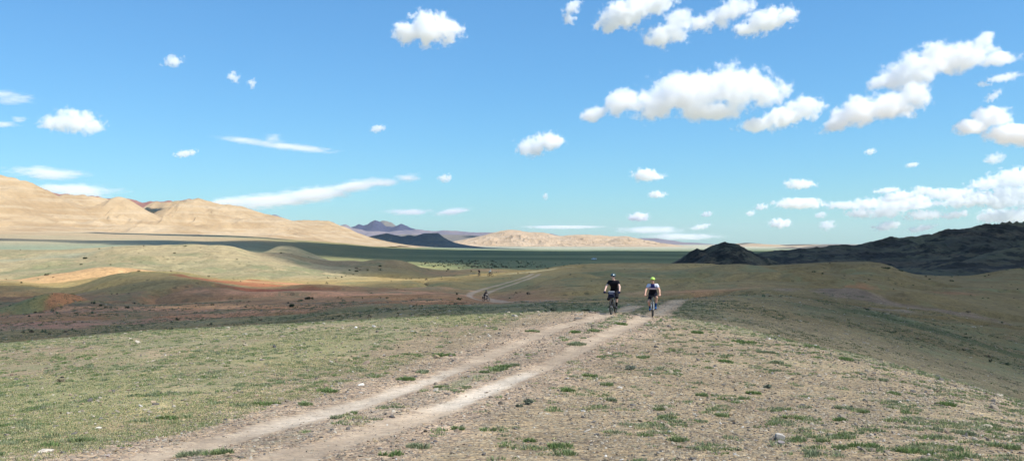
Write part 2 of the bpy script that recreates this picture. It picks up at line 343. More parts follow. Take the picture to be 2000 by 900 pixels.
def colours(X,Y):
    r=np.hypot(X,Y);n=len(X)
    C=np.empty((n,3));M=np.zeros((n,3))
    th=np.arctan2(X,Y)
    C[:]=GRAVEL
    n1=fbm(X/9,Y/9,oct=4,seed=11);n2=fbm(X/60,Y/60,oct=4,seed=12);n3=fbm(X/1.6,Y/1.6,oct=3,seed=13)
    side=X-(-3.2+.205*(Y-9))       # signed distance right of the track, roughly
    M[:,0]=1-ss(r,80,200)*.6
    # foreground
    left=ss(-side,1.8,5);fg=1-ss(r,36,46)
    C[:]=lerp(C,np.array((.34,.275,.185)),(left*fg)[:,None])
    C[:]=lerp(C,np.array(STRAW),(left*fg*ss(n1+.35*ss(-side,12,22),0.,.35))[:,None]*.7)
    M[:,1]=fg*(left*(.62+.3*n1)+ss(side,2.2,5)*(.25+.3*n1))
    M[:,0]*=1-.45*left*fg
    # crest rim is greener
    yc=np.interp(np.tan(np.clip(th,-.7,.7))*F+CX,_cx,_T[:,2,0])*1.0
    rim=np.exp(-((Y-yc*1.02)/(yc*.09))**2)*(1-np.exp(-(side/2.6)**2))
    M[:,1]=np.maximum(M[:,1],rim*.95)
    # strip behind the crest
    mid=ss(Y,yc*1.06,yc*1.25)*(1-ss(Y,98,112))
    C[:]=lerp(C,np.array((.25,.215,.125)),mid[:,None]*.8)
    M[:,1]=np.maximum(M[:,1],mid*(.50+.45*n1)*(1-.8*np.exp(-((X-17)/3.)**2)*(Y>40)))
    # valley and dunes
    v=ss(Y,88,104);u=np.tan(np.clip(th,-.75,.75))*F+CX
    lft=1-ss(u,980,1180)
    C[:]=lerp(C,np.array(OLIVE),v[:,None])
    k=v*lft*(1-ss(Y,150,185))
    C[:]=lerp(C,np.array(BROWN),k[:,None])
    C[:]=lerp(C,np.array((.38,.20,.14)),(k*ss(n1,-.05,.35)*.6)[:,None])
    M[:,1]=np.where(Y>104,np.clip(.25+.7*n1+.4*n2,0,.8),M[:,1])
    k=ss(u,1050,1250)*v*(1-ss(Y,380,450));C[:]=lerp(C,np.array((.252,.216,.128)),k[:,None])
    # pale dunes on the left
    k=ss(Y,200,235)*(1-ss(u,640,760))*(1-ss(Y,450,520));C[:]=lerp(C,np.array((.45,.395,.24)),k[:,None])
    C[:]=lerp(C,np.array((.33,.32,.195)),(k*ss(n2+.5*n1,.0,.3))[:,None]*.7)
    # plain
    k=ss(Y,430,520);C[:]=lerp(C,np.array((.25,.28,.185)),k[:,None])
    n4=fbm(X/500,Y/160,oct=4,seed=21)
    C[:]=lerp(C,np.array((.38,.37,.25)),(k*ss(n4,-.05,.3)*.7)[:,None])
    C[:]=lerp(C,np.array((.13,.18,.11)),(k*ss(-n4,-.02,.3)*.6*ss(u,700,1000))[:,None])
    # fan below the left range
    k=ss(Y,650,1150)*(1-ss(u,560,900));C[:]=lerp(C,np.array((.40,.31,.19)),k[:,None])
    C[:]=lerp(C,np.array((.34,.32,.20)),(k*ss(n4,-.1,.2))[:,None]*.6)
    k=ss(Y,2800,5000);C[:]=lerp(C,np.array((.42,.41,.30)),k[:,None])
    M[:,1]*=1-ss(r,380,520)*.65
    M[:,2]=ss(r,95,125)*(1-ss(r,500,700))*.9
    B=[(430,186,16,10,0,RED,.0,.5),
       (290,168,26,17,0,(.29,.25,.14),.85,.5),(330,182,20,10,0,(.25,.235,.13),.8,.5),
       (520,172,16,5,-8,RED,.85,.45),(560,182,12,5,-5,(.45,.24,.16),.8,.5),(470,190,10,4,-10,RED,.7,.5),(620,176,8,5,0,RED,.5,.5),
       (520,158,10,4,-8,(.36,.13,.09),.85,.4),(590,160,7,3,0,RED,.7,.5),
       (400,205,20,7,0,ORANGE,.8,.5),(190,208,20,9,8,(.52,.37,.22),.95,.5),(110,215,12,7,0,(.50,.34,.2),.8,.5),
       (545,145,12,6,5,(.60,.34,.23),.85,.4),(480,138,12,3,0,ORANGE,.6,.4),(690,150,22,4.5,24,(.60,.34,.24),.85,.45),(800,172,14,4,20,(.56,.34,.24),.8,.45),
       (300,117,18,5,4,(.56,.32,.21),.85,.4),(410,121,9,3.5,4,(.66,.38,.22),.9,.35),(455,120,4,2.5,4,(.68,.40,.24),.9,.35),(150,113,18,4,4,(.50,.29,.21),.8,.35),(230,98,16,5,4,(.44,.25,.20),.8,.4),(60,94,12,6,4,(.44,.25,.21),.8,.4),(420,103,12,3,4,(.46,.26,.19),.7,.4),(560,106,8,3,4,(.50,.30,.21),.7,.4),
       (60,126,5,4,0,(.46,.36,.15),.75,.5),(100,128,9,6,0,(.36,.31,.15),.8,.5),(150,128,5,4,-15,(.52,.24,.14),.85,.45),(10,118,6,5,0,(.40,.2,.15),.8,.5),(210,150,8,2,20,(.42,.33,.18),.5,.5),
       (130,158,4,1.3,20,(.62,.5,.45),.8,.4),(148,160,3,1,20,(.42,.15,.12),.8,.4),
       (740,118,5,2.6,0,(.62,.36,.24),.85,.4),(815,117,6,2.6,0,(.62,.36,.24),.85,.4),(900,118,8,2.4,0,(.55,.33,.24),.7,.4),(680,103,8,1.2,0,(.40,.24,.17),.6,.4),
       (1170,60,3,2,0,(.12,.19,.1),.8,.4),(1290,140,9,4,15,(.38,.26,.18),.6,.5),(1390,140,9,3,-15,(.42,.25,.17),.6,.5),(1050,125,12,2.5,0,(.40,.24,.17),.6,.5),
       (1200,235,12,6,0,(.3,.27,.17),.6,.5),(1680,160,5,2,-10,(.40,.22,.15),.7,.5),(1880,170,6,2.4,10,(.38,.22,.15),.6,.5),(1560,140,16,5,-14,(.30,.235,.15),.7,.5),
       (1760,128,20,5,-22,(.285,.235,.215),.85,.5),(1640,118,9,3,-20,(.30,.26,.25),.8,.5),(1690,99,13,1.4,-20,(.37,.29,.21),.85,.3),(1850,90,10,1.6,-20,(.36,.29,.2),.8,.3),
       (1860,72,13,4,-20,(.10,.15,.075),.75,.5),(1900,88,8,2.,-20,(.12,.16,.08),.8,.4),(1640,70,6,3,-15,(.14,.17,.09),.5,.5),
       (1120,58,5,4,0,(.12,.17,.09),.7,.5),(700,92,10,6,0,(.14,.18,.11),.5,.6),(950,90,14,6,0,(.14,.18,.11),.6,.6),
       (640,420,40,30,0,(.45,.42,.26),.6,.5),(660,560,70,40,0,(.52,.50,.31),.9,.4),(100,330,30,25,0,(.33,.36,.26),.8,.5),(350,360,24,20,0,(.31,.33,.23),.7,.5),
       (1010,240,16,3,6,(.60,.52,.33),.9,.4),(780,345,34,28,0,(.30,.215,.145),.9,.5),(640,330,40,26,0,(.33,.27,.17),.8,.5),(900,400,30,20,0,(.33,.24,.165),.8,.5)]  # first blot: sunlight along the crest painted into the soil colour
    blot(C,X,Y,B)
    f1=(ss(Y,44,60)*(1-ss(Y,430,520)))[:,None];C[:]=C*lerp(np.ones(3),np.array((1.09,.95,.73)),f1)
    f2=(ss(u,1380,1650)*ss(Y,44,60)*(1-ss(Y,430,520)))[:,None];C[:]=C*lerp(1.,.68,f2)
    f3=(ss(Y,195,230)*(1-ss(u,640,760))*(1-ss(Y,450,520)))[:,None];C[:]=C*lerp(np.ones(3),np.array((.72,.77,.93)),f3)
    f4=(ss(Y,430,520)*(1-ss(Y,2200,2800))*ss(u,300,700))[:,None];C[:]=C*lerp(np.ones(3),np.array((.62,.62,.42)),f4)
    C[:]=C*lerp(np.array((.88,.85,.80)),1.,ss(Y,44,60)[:,None])
    # dry wash lines in the valley, dark scrubby edge
    w=(1-ss(np.abs(fbm(X/34,Y/7,oct=3,seed=41)),.0,.07))*v*(1-ss(Y,135,160))*lft
    C[:]=lerp(C,np.array((.13,.135,.09)),w[:,None]*.6)
    # tracks
    near=r<110
    W=np.zeros(n)
    if near.any():
        d1,s1=poly_dist(X[near],Y[near],TR1);d2,s2=poly_dist(X[near],Y[near],TR2)
        nn=n3[near];Yn=Y[near]
        dm=np.minimum(d1,d2);wd=1-.45*ss(Yn,40,55);road=1-ss((dm+nn*.4*wd)/wd,.75,1.7)
        mid_=np.exp(-((d1-d2)/.55)**2)*(dm>.35)*(dm<1.3)
        Cn=C[near];Mn=M[near]
        Cn=lerp(Cn,np.array((.335,.265,.195)),(road*.9)[:,None])
        Mn[:,1]=Mn[:,1]*(1-road)+mid_*road*np.clip(.45+1.2*n1[near]+.5*nn+ss(Yn,14,30)*.25,0,.8)
        sn=fbm(X[near]/.25,Y[near]/.25,oct=3,seed=15)
        Cn=lerp(Cn,np.array((.245,.21,.165)),(road*np.exp(-((d1-d2)/.7)**2)*(dm>.35)*np.clip(.6+sn,0,1)*.75)[:,None])
        fn=fbm(X[near]/.22,Y[near]/.3,oct=3,seed=14);rut=1-ss(np.minimum(d1,d2)+nn*.18+fn*.16,.2,.42)
        Cn=lerp(Cn,np.array((.40,.315,.225)),(rut*.5)[:,None]);Mn[:,0]*=1-.75*rut
        Cn=lerp(Cn,np.array((.56,.40,.25)),(road*ss(Yn,41,48)*.8)[:,None])
        ch1=rut*(1-ss(d1,.1,.42))*ss(Yn,10.5,13)*(1-ss(Yn,19,22));ch2=rut*(1-ss(d2,.1,.4))*ss(Yn,13.6,14.6)*(1-ss(Yn,18.5,20.5))
        Cn=lerp(Cn,np.array(CHALK),(np.maximum(ch1*.5,ch2*.75))[:,None])
        C[near]=Cn;M[near]=Mn;W[near]=road
    zone=(r>50)&(r<300)&(u>880)&(u<1300)
    if zone.any():
        d1,_=poly_dist(X[zone],Y[zone],BEND_A);d2,_=poly_dist(X[zone],Y[zone],BEND_B)
        k=1-ss(np.minimum(d1,d2)+n3[zone]*.15,.35,.8)
        C[zone]=lerp(C[zone],np.array((.50,.355,.24)),(k*.8)[:,None]);M[zone]*=(1-k)[:,None]
        W[zone]=np.maximum(W[zone],k)
    return C,np.clip(M,0,1),W
def make_ground():
    tin=np.radians(np.linspace(-33,33,1150))
    tout=np.radians(33+ (180-33)*np.linspace(0,1,90)[1:]**1.15)
    th=np.concatenate([-tout[::-1],tin,tout[:-1]])
    # closes on itself at 180 degrees
    r=np.concatenate([np.geomspace(.5,7,40)[:-1],np.geomspace(7,62,470)[:-1],np.geomspace(62,560,360)[:-1],np.geomspace(560,30000,220)])
    R,T=np.meshgrid(r,th);X=(R*np.sin(T)).ravel();Y=(R*np.cos(T)).ravel()
    Z=height(X,Y)
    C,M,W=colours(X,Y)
    nt_,nr=len(th),len(r)
    i=np.arange(nt_)[:,None];j=np.arange(nr-1)[None]
    a=(i*nr+j);b=(((i+1)%nt_)*nr+j)
    Q=np.stack([a,a+1,b+1,b],-1).reshape(-1,4)
    # centre fan left open: close it with a tiny ring to the pole
    V=np.stack([X,Y,Z],1)
    Wq=W[Q].mean(1)>.5
    for name,sel,lab in (('ground',~Wq,None),('dirt_track',Wq,None)):
        q=Q[sel];used=np.unique(q);mp=-np.ones(len(V),np.int64);mp[used]=np.arange(len(used))
        q=mp[q]
        v=V[used];c=C[used];m=M[used]
        if name=='ground':
            pole=len(v);ring=mp[np.arange(nt_)*nr];
            v=np.vstack([v,[0,0,float(height(np.array([0.]),np.array([.3]))[0])]]);c=np.vstack([c,c[:1]]);m=np.vstack([m,m[:1]])
            rr=ring;k=np.stack([np.full(nt_,pole),rr,np.roll(rr,-1)],1)
            # quads only: skip the pole triangles by duplicating
            q=np.vstack([q,np.stack([k[::2,0],k[::2,1],k[::2,2],np.roll(ring,-2)[::2]],1)])
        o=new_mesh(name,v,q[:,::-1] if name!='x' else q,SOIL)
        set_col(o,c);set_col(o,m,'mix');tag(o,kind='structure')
make_ground()
# ---------------------------------------------------------------- hills
def hill_mat(name,c1,c2,c3,band=.35,patch=.02,scrub=0.,rough=.0):
    m,nt,b=mat(name)
    tc=N(nt,'ShaderNodeTexCoord');co=tc.outputs['Object']
    at=N(nt,'ShaderNodeAttribute',attribute_name='relief');sp=N(nt,'ShaderNodeSeparateColor');nt.links.new(at.outputs['Color'],sp.inputs[0])
    c=mix_(nt,ramp_(nt,noise_(nt,co,patch,5,.6),.35,.65),c1,c2)
    mp=N(nt,'ShaderNodeMapping');mp.inputs['Scale'].default_value=(.004,.004,.13);nt.links.new(co,mp.inputs['Vector'])
    bd=noise_(nt,mp.outputs[0],1.0,6,.7)
    c=mix_(nt,math_(nt,'MULTIPLY',ramp_(nt,bd,.46,.60),band),c,c3)
    # rock showing on spurs, wash in gullies
    c=mix_(nt,math_(nt,'MULTIPLY',ramp_(nt,math_(nt,'ADD',sp.outputs[0],math_(nt,'MULTIPLY',noise_(nt,co,patch*4,4),.6)),.75,1.1),.55),c,c3)
    k=math_(nt,'MULTIPLY_ADD',noise_(nt,co,patch*8,5,.7),.7,.65)
    n=nt.nodes.new('ShaderNodeVectorMath');n.operation='SCALE';nt.links.new(c,n.inputs[0]);nt.links.new(k,n.inputs['Scale']);c=n.outputs[0]
    if scrub: c=mix_(nt,ramp_(nt,noise_(nt,co,scrub,5,.75),.47,.56,0,.85),c,(.018,.018,.018))
    nt.links.new(c,b.inputs['Base Color'])
    bp=N(nt,'ShaderNodeBump');bp.inputs['Strength'].default_value=.6;bp.inputs['Distance'].default_value=1.5/patch*.02
    nt.links.new(noise_(nt,co,patch*6,6,.7),bp.inputs['Height']);nt.links.new(bp.outputs[0],b.inputs['Normal'])
    return m
def ridge(name,sil,depth,wf,wb,m,seed,gul=.16,lam=60.,pw=1.35,rough=.03,nu=420,nt_=110,sink=.03):
    xs=np.array([p[0] for p in sil],float);ys=np.array([p[1] for p in sil],float)
    u=np.linspace(xs[0],xs[-1],nu);yy=_hermite(u,xs,ys)
    Yc=np.interp(u,[p[0] for p in depth],[p[1] for p in depth]) if isinstance(depth,list) else np.full(nu,float(depth))
    t=np.concatenate([np.linspace(0,1,int(nt_*.72)),1+np.linspace(0,1,int(nt_*.28)+1)[1:]])
    U,T=np.meshgrid(u,t,indexing='ij');YC=Yc[:,None]+0*T
    Y=np.where(T<1,YC-(1-T)*wf,YC+(T-1)*wb);Xc=(U-CX)/F*YC
    # spurs spread a little sideways toward the foot
    X=Xc+(fbm(Xc/lam/2,T*1.5,oct=2,seed=seed+3))*lam*.5*(1-np.clip(T,0,1))
    zc=(ZC-(yy-HY)/F*Yc)[:,None]
    zb=height(X,Y,False)
    H=zc-zb
    f=np.where(T<1,np.clip(T,0,1)**pw,np.clip(2-T,0,1)**1.2)
    f=f*(1-.35*np.where(T<1,np.sin(np.pi*np.clip(T,0,1))*.4,0))
    g=fbm(X/lam+.35*fbm(X/lam,Y/lam,oct=2,seed=seed+8),Y/lam/2.6,oct=4,seed=seed,gain=.55)
    gl=0;aa=1.;wx=X/lam;wy=Y/lam/2.2;wsum=0;pr=1.
    for o_ in range(5):                        # branching spurs and gullies
        r_=1-np.abs(vnoise(wx+.3*vnoise(wx*1.7,wy*1.7,seed=seed+40+o_),wy,seed=seed+o_*13))*2.;gl=gl+aa*r_*pr;pr=np.clip(r_*.5+.5,0,1);wsum+=aa;aa*=.52;wx=wx*2.1+3.7;wy=wy*2.1+1.3
    gl=gl/wsum-.28
    env=np.sin(np.pi*np.clip(T,0,1))**.8*np.where(T>1,0,1)
    Z=zb+H*f+np.maximum(H,0)*gul*gl*env
    Z=Z+np.maximum(H,0)*rough*fbm(X/lam*5,Y/lam*5,oct=4,seed=seed+5)*np.clip(f*1.5,0,1)
    Z=Z-sink*np.maximum(np.abs(H),2)*(1-np.clip(f*6,0,1))-1.5*(1-np.clip(f*5,0,1))
    V=np.stack([X,Y,Z],-1).reshape(-1,3);n2=len(t)
    i=np.arange(nu-1)[:,None];j=np.arange(n2-1)[None];a=i*n2+j;b=a+n2
    Q=np.stack([a,b,b+1,a+1],-1).reshape(-1,4)
    o=new_mesh(name,V,Q,m)
    R=np.stack([np.clip(gl*env*.6+.2,0,1),np.clip(f,0,1),env],-1).reshape(-1,3);set_col(o,R,'relief')
    tag(o,kind='structure');return o
TAN=hill_mat('tan_slope',(.455,.33,.195),(.36,.25,.14),(.53,.43,.30),band=.35,patch=.012)
TANB=hill_mat('tan_slope_far',(.48,.35,.225),(.40,.28,.17),(.56,.45,.33),band=.35,patch=.006)
PURP=hill_mat('red_ridge',(.30,.15,.12),(.34,.20,.14),(.24,.12,.10),patch=.008)
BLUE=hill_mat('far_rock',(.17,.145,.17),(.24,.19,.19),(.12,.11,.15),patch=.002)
DARK=hill_mat('dark_rock',(.10,.098,.06),(.055,.052,.040),(.13,.085,.055),patch=.02,scrub=.045)
BROWNR=hill_mat('brown_rock',(.16,.14,.12),(.2,.17,.13),(.10,.09,.09),patch=.01)
# far blue range
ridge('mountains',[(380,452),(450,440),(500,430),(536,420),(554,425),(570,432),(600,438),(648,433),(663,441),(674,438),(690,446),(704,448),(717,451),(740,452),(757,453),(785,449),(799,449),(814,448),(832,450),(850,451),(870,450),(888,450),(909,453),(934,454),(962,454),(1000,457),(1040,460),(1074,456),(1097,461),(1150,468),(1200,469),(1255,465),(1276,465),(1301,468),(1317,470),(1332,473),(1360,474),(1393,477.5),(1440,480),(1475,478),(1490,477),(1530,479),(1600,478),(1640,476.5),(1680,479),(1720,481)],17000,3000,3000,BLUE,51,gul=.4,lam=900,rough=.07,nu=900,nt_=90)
SHADEB=hill_mat('cloud_shaded_blue_rock',(.035,.04,.09),(.05,.05,.10),(.03,.03,.06),patch=.002)  # cloud shade on the far peak, put into its rock colour
ridge('mountains',[(640,462),(655,452),(672,448),(690,443),(704,438.5),(717,438),(726,434),(734,431),(742,433.5),(757,443),(770,442),(785,437.5),(799,444),(815,449),(830,456)],18000,2500,2500,SHADEB,52,gul=.25,lam=800,rough=.08,nu=400,nt_=90)
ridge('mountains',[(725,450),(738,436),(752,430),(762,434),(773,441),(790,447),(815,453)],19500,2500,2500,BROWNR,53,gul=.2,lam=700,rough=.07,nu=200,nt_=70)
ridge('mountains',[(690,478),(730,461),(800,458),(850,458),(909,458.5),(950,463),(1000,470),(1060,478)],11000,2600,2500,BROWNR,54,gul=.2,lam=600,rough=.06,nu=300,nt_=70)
ridge('hills',[(850,482),(883,472),(909,467),(934,462),(967,454),(985,450),(1000,449),(1015,450),(1033,453),(1059,454),(1094,461),(1112,459),(1135,458),(1166,459),(1194,461),(1220,461),(1238,464),(1255,468),(1271,473),(1284,477),(1319,482),(1360,485)],7200,1700,1500,TANB,61,gul=.48,lam=230,rough=.05,nu=700,nt_=120)
ridge('hills',[(1165,482),(1190,470),(1212,463),(1225,462),(1240,467),(1262,474),(1290,480),(1320,484)],6200,900,900,TANB,62,gul=.42,lam=150,rough=.05,nu=300,nt_=90)
ridge('hills',[(1405,484),(1430,478),(1455,474),(1470,474.5),(1485,479),(1510,480),(1540,478),(1575,477),(1610,479),(1650,481),(1720,480),(1800,478),(1900,477),(2100,477)],6500,1300,1200,TANB,63,gul=.3,lam=260,rough=.04,nu=500,nt_=80)
ridge('hills',[(1515,490),(1535,484),(1548,482),(1562,484),(1580,481),(1600,478),(1640,477),(1700,480)],3800,350,300,BROWNR,64,gul=.15,lam=120,rough=.04,nu=240,nt_=70)
# dark hill in the middle distance
ridge('hills',[(690,474),(712,465),(726,461),(755,456),(771,459),(786,462),(799,459),(809,461),(830,455),(853,455),(868,464),(881,471),(899,476),(929,481),(960,484),(1010,488)],3500,420,380,BROWNR,65,gul=.35,lam=110,rough=.06,nu=500,nt_=110)
# the tan range, from behind to front
ridge('mountains',[(20,372),(60,360),(85,370),(110,376),(135,380),(160,385),(190,384),(210,389),(240,386),(262,390),(280,395),(300,393),(340,393),(365,389),(400,396),(450,410)],3300,700,600,PURP,66,gul=.15,lam=130,rough=.04,nu=420,nt_=80)
ridge('hills',[(60,380),(100,386),(130,381),(150,381),(175,384),(205,388),(230,400),(290,425),(330,440)],[(60,2300),(330,2600)],560,500,TAN,67,gul=.5,lam=130,rough=.06,nu=420,nt_=110)
ridge('hills',[(270,425),(290,400),(310,394),(340,394),(370,389),(400,400),(470,440)],2800,650,500,TAN,68,gul=.5,lam=120,rough=.06,nu=300,nt_=90)
ridge('hills',[(540,440),(565,432),(600,430),(640,432),(660,438),(680,446),(700,455),(730,465),(760,472),(800,479),(850,484)],[(540,2700),(850,2900)],760,500,TAN,69,gul=.45,lam=120,rough=.05,nu=420,nt_=110,pw=1.6)
ridge('hills',[(300,440),(330,420),(360,398),(375,390),(388,388),(405,392),(430,398),(480,405),(520,418),(545,423),(575,432),(610,441),(650,452),(700,465),(740,474),(780,480)],[(300,2150),(780,2450)],800,500,TAN,70,gul=.5,lam=110,rough=.05,nu=600,nt_=140,pw=1.6)
ridge('hills',[(130,446),(160,430),(185,414),(210,395),(225,387),(235,385),(250,390),(275,405),(300,420),(325,436),(350,446),(380,456)],1900,420,350,TAN,71,gul=.42,lam=90,rough=.05,nu=480,nt_=120,pw=1.15)
ridge('hills',[(-480,250),(-300,290),(-200,305),(-100,325),(-40,333),(0,343),(40,352),(62,357),(85,370),(100,377),(125,392),(150,406),(175,420),(200,430),(240,440),(290,450),(340,458)],[(-480,1500),(340,1800)],640,500,TAN,72,gul=.45,lam=110,rough=.045,nu=760,nt_=150,pw=1.5)
# dark rocky hills on the right
ridge('hills',[(1440,520),(1470,500),(1495,492),(1530,489),(1560,486),(1600,483),(1630,480),(1665,479),(1700,477),(1720,470),(1745,463),(1762,464),(1790,462),(1815,458),(1840,455),(1860,448),(1885,447),(1910,442),(1935,436),(1955,438),(1975,434),(2000,434),(2060,425),(2140,430),(2250,415),(2400,425)],[(1440,560),(2400,700)],230,260,DARK,81,gul=.32,lam=34,rough=.09,nu=900,nt_=200,pw=1.1)
ridge('hills',[(1780,560),(1830,540),(1880,520),(1930,500),(1980,484),(2020,478),(2080,474),(2160,480),(2300,470)],[(1780,430),(2300,500)],90,110,DARK,82,gul=.3,lam=22,rough=.09,nu=420,nt_=130,pw=1.)
ridge('hill',[(1305,526),(1318,515),(1330,508),(1345,496),(1352,489),(1361,484),(1367,487),(1374,488),(1385,482),(1398,477),(1410,474.5),(1425,474.5),(1440,478),(1452,484),(1470,493),(1500,505),(1540,516),(1580,524)],470,60,80,DARK,83,gul=.25,lam=14,rough=.08,nu=420,nt_=130,pw=.9)
# ---------------------------------------------------------------- stones, grass, shrubs
RNG=np.random.default_rng(7)
def vcol_mat(name,rough=.85,spec=.2,var=.25,scale=60,trans=0.):
    m,nt,b=mat(name);at=N(nt,'ShaderNodeAttribute',attribute_name='col')
    tc=N(nt,'ShaderNodeTexCoord');f=noise_(nt,tc.outputs['Object'],scale,4,.6);k=math_(nt,'MULTIPLY_ADD',f,var*2,1-var)
    n=nt.nodes.new('ShaderNodeVectorMath');n.operation='SCALE';nt.links.new(at.outputs['Color'],n.inputs[0]);nt.links.new(k,n.inputs['Scale'])
    nt.links.new(n.outputs[0],b.inputs['Base Color']);b.inputs['Roughness'].default_value=rough;b.inputs['Specular IOR Level'].default_value=spec
    if trans:
        t=nt.nodes.new('ShaderNodeBsdfTranslucent');nt.links.new(n.outputs[0],t.inputs['Color']);mx=nt.nodes.new('ShaderNodeMixShader');mx.inputs[0].default_value=trans
        nt.links.new(b.outputs[0],mx.inputs[1]);nt.links.new(t.outputs[0],mx.inputs[2]);nt.links.new(mx.outputs[0],nt.nodes['Material Output'].inputs['Surface'])
    return m
STONE=vcol_mat('stone',var=.3,scale=25);LEAF=vcol_mat('leaf',trans=.25,var=.15,scale=8)
_t=(1+5**.5)/2
ICO=np.array([(-1,_t,0),(1,_t,0),(-1,-_t,0),(1,-_t,0),(0,-1,_t),(0,1,_t),(0,-1,-_t),(0,1,-_t),(_t,0,-1),(_t,0,1),(-_t,0,-1),(-_t,0,1)])/math.hypot(1,_t)
ICF=np.array([(0,11,5),(0,5,1),(0,1,7),(0,7,10),(0,10,11),(1,5,9),(5,11,4),(11,10,2),(10,7,6),(7,1,8),(3,9,4),(3,4,2),(3,2,6),(3,6,8),(3,8,9),(4,9,5),(2,4,11),(6,2,10),(8,6,7),(9,8,1)])
def rut_info(X,Y):
    d1,_=poly_dist(X,Y,TR1);d2,_=poly_dist(X,Y,TR2);return d1,d2
def place(n,ymin=8.3,over=1.12,xr=(-120,2120)):
    u=RNG.uniform(*xr,n);yc=np.interp(u,_cx,_T[:,2,0])*over
    Y=np.exp(RNG.uniform(0,1,n)**.85*(np.log(yc)-math.log(ymin))+math.log(ymin))
    return (u-CX)/F*Y,Y,u
PALST=np.array([(.34,.275,.185),(.40,.33,.23),(.27,.215,.15),(.19,.165,.135),(.47,.40,.30),(.34,.245,.165),(.42,.31,.18),(.11,.10,.09),(.58,.53,.45)])
PW=np.array([.22,.18,.17,.11,.11,.09,.08,.03,.01])
def stones(n=100000):
    X,Y,u=place(n)
    d1,d2=rut_info(X,Y);dm=np.minimum(d1,d2)
    side=X-(-3.2+.205*(Y-9))
    p=np.where(dm<.35,.22,1.)*np.where((dm>.42)&(dm<1.05),1.8,.8)*np.where(side<-2.4,.45,1.)
    p*=.65+.7*ss(fbm(X/2.,Y/2.,oct=3,seed=91),-.2,.3)
    k=RNG.uniform(0,1,n)<p;X,Y=X[k],Y[k];n=len(X)
    s=np.exp(RNG.normal(0,.5,n))*.0095*(Y/10)**.55
    s=np.where(RNG.uniform(0,1,n)<.006,s*2.2,s);s=np.minimum(s,.13);s=np.where(np.minimum(d1,d2)[k]<.35,s*.7,s)
    Z=height(X,Y)
    th=RNG.uniform(0,6.28,n);c,q=np.cos(th),np.sin(th)
    V=ICO[None]*(1+RNG.uniform(-.28,.28,(n,12,1)))*np.stack([RNG.uniform(.8,1.5,n),RNG.uniform(.6,1.,n),RNG.uniform(.3,.75,n)],1)[:,None]
    tl=RNG.normal(0,.3,n);V=np.stack([V[:,:,0],V[:,:,1],V[:,:,2]+V[:,:,0]*tl[:,None]],-1)
    V=np.stack([V[:,:,0]*c[:,None]-V[:,:,1]*q[:,None],V[:,:,0]*q[:,None]+V[:,:,1]*c[:,None],V[:,:,2]],-1)*s[:,None,None]
    V+=np.stack([X,Y,Z+s*.15],1)[:,None]
    Fc=ICF[None]+12*np.arange(n)[:,None,None]
    o=new_mesh('gravel',V.reshape(-1,3),Fc.reshape(-1,3),STONE,smooth=False)
    C=PALST[RNG.choice(len(PALST),n,p=PW)]*RNG.uniform(.62,1.0,(n,1))*np.array((.95,.98,1.04));set_col(o,np.repeat(C,12,0))
    tag(o,'loose tan and grey pebbles strewn over the near ground','gravel',kind='stuff')
stones()
def far_stones(n=26000):
    u=RNG.uniform(-60,2060,n);yc=np.interp(u,_cx,_T[:,2,0]);Y=np.exp(RNG.uniform(np.log(yc*1.15),math.log(125)));X=(u-CX)/F*Y
    Z=height(X,Y);s=np.exp(RNG.normal(0,.45,n))*.03*(Y/50)**.7;th=RNG.uniform(0,6.28,n);c,q=np.cos(th),np.sin(th)
    V=ICO[None]*(1+RNG.uniform(-.3,.3,(n,12,1)))*np.array([1.2,.8,.5]);V=np.stack([V[:,:,0]*c[:,None]-V[:,:,1]*q[:,None],V[:,:,0]*q[:,None]+V[:,:,1]*c[:,None],V[:,:,2]],-1)*s[:,None,None]+np.stack([X,Y,Z],1)[:,None]
    o=new_mesh('gravel',V.reshape(-1,3),(ICF[None]+12*np.arange(n)[:,None,None]).reshape(-1,3),STONE,smooth=False)
    C=PALST[RNG.choice(len(PALST),n,p=PW)]*RNG.uniform(.55,1.,(n,1));set_col(o,np.repeat(C,12,0));tag(o,'small stones lying over the slopes behind the crest','gravel',kind='stuff')
far_stones()
def blades(name,X,Y,rad,hgt,nb,col,label,wid=.006,lean=.6):
    """tufts: arrays per tuft, nb blades each (array)"""
    T=np.repeat(np.arange(len(X)),nb);m=len(T)
    a=RNG.uniform(0,6.283,m);rr=np.sqrt(RNG.uniform(0,1,m))*rad[T]
    bx=X[T]+rr*np.cos(a)*1.25;by=Y[T]+rr*np.sin(a)
    bz=height(bx,by)-.004
    h=hgt[T]*RNG.uniform(.55,1.15,m)*(1-.45*(rr/np.maximum(rad[T],1e-3))**2)
    la=a+RNG.normal(0,.7,m);ln=h*lean*RNG.uniform(.1,1,m)
    w=(wid*(.6+Y[T]/18))*RNG.uniform(.6,1.3,m);wa=RNG.uniform(0,3.14,m)
    p0=np.stack([bx-w*np.cos(wa),by-w*np.sin(wa),bz],1);p1=np.stack([bx+w*np.cos(wa),by+w*np.sin(wa),bz],1)
    mid=np.stack([bx+ln*.4*np.cos(la),by+ln*.4*np.sin(la),bz+h*.6],1);dw=np.stack([w*.7*np.cos(wa),w*.7*np.sin(wa),0*w],1)
    tip=np.stack([bx+ln*np.cos(la),by+ln*np.sin(la),bz+h],1)
    V=np.stack([p0,p1,mid+dw,mid-dw,tip],1).reshape(-1,3);b=5*np.arange(m)[:,None]
    Fc=np.concatenate([b+np.array([[0,1,2]]),b+np.array([[0,2,3]]),b+np.array([[3,2,4]])])
    o=new_mesh(name,V,Fc,LEAF,smooth=False)
    C=col[T]*RNG.uniform(.75,1.25,(m,1));set_col(o,np.repeat(C,5,0))
    tag(o,label,'grass',kind='stuff');return o
GC=np.array([(.17,.235,.085),(.22,.27,.12),(.25,.28,.16),(.32,.335,.19),(.44,.41,.23),(.48,.42,.25)])
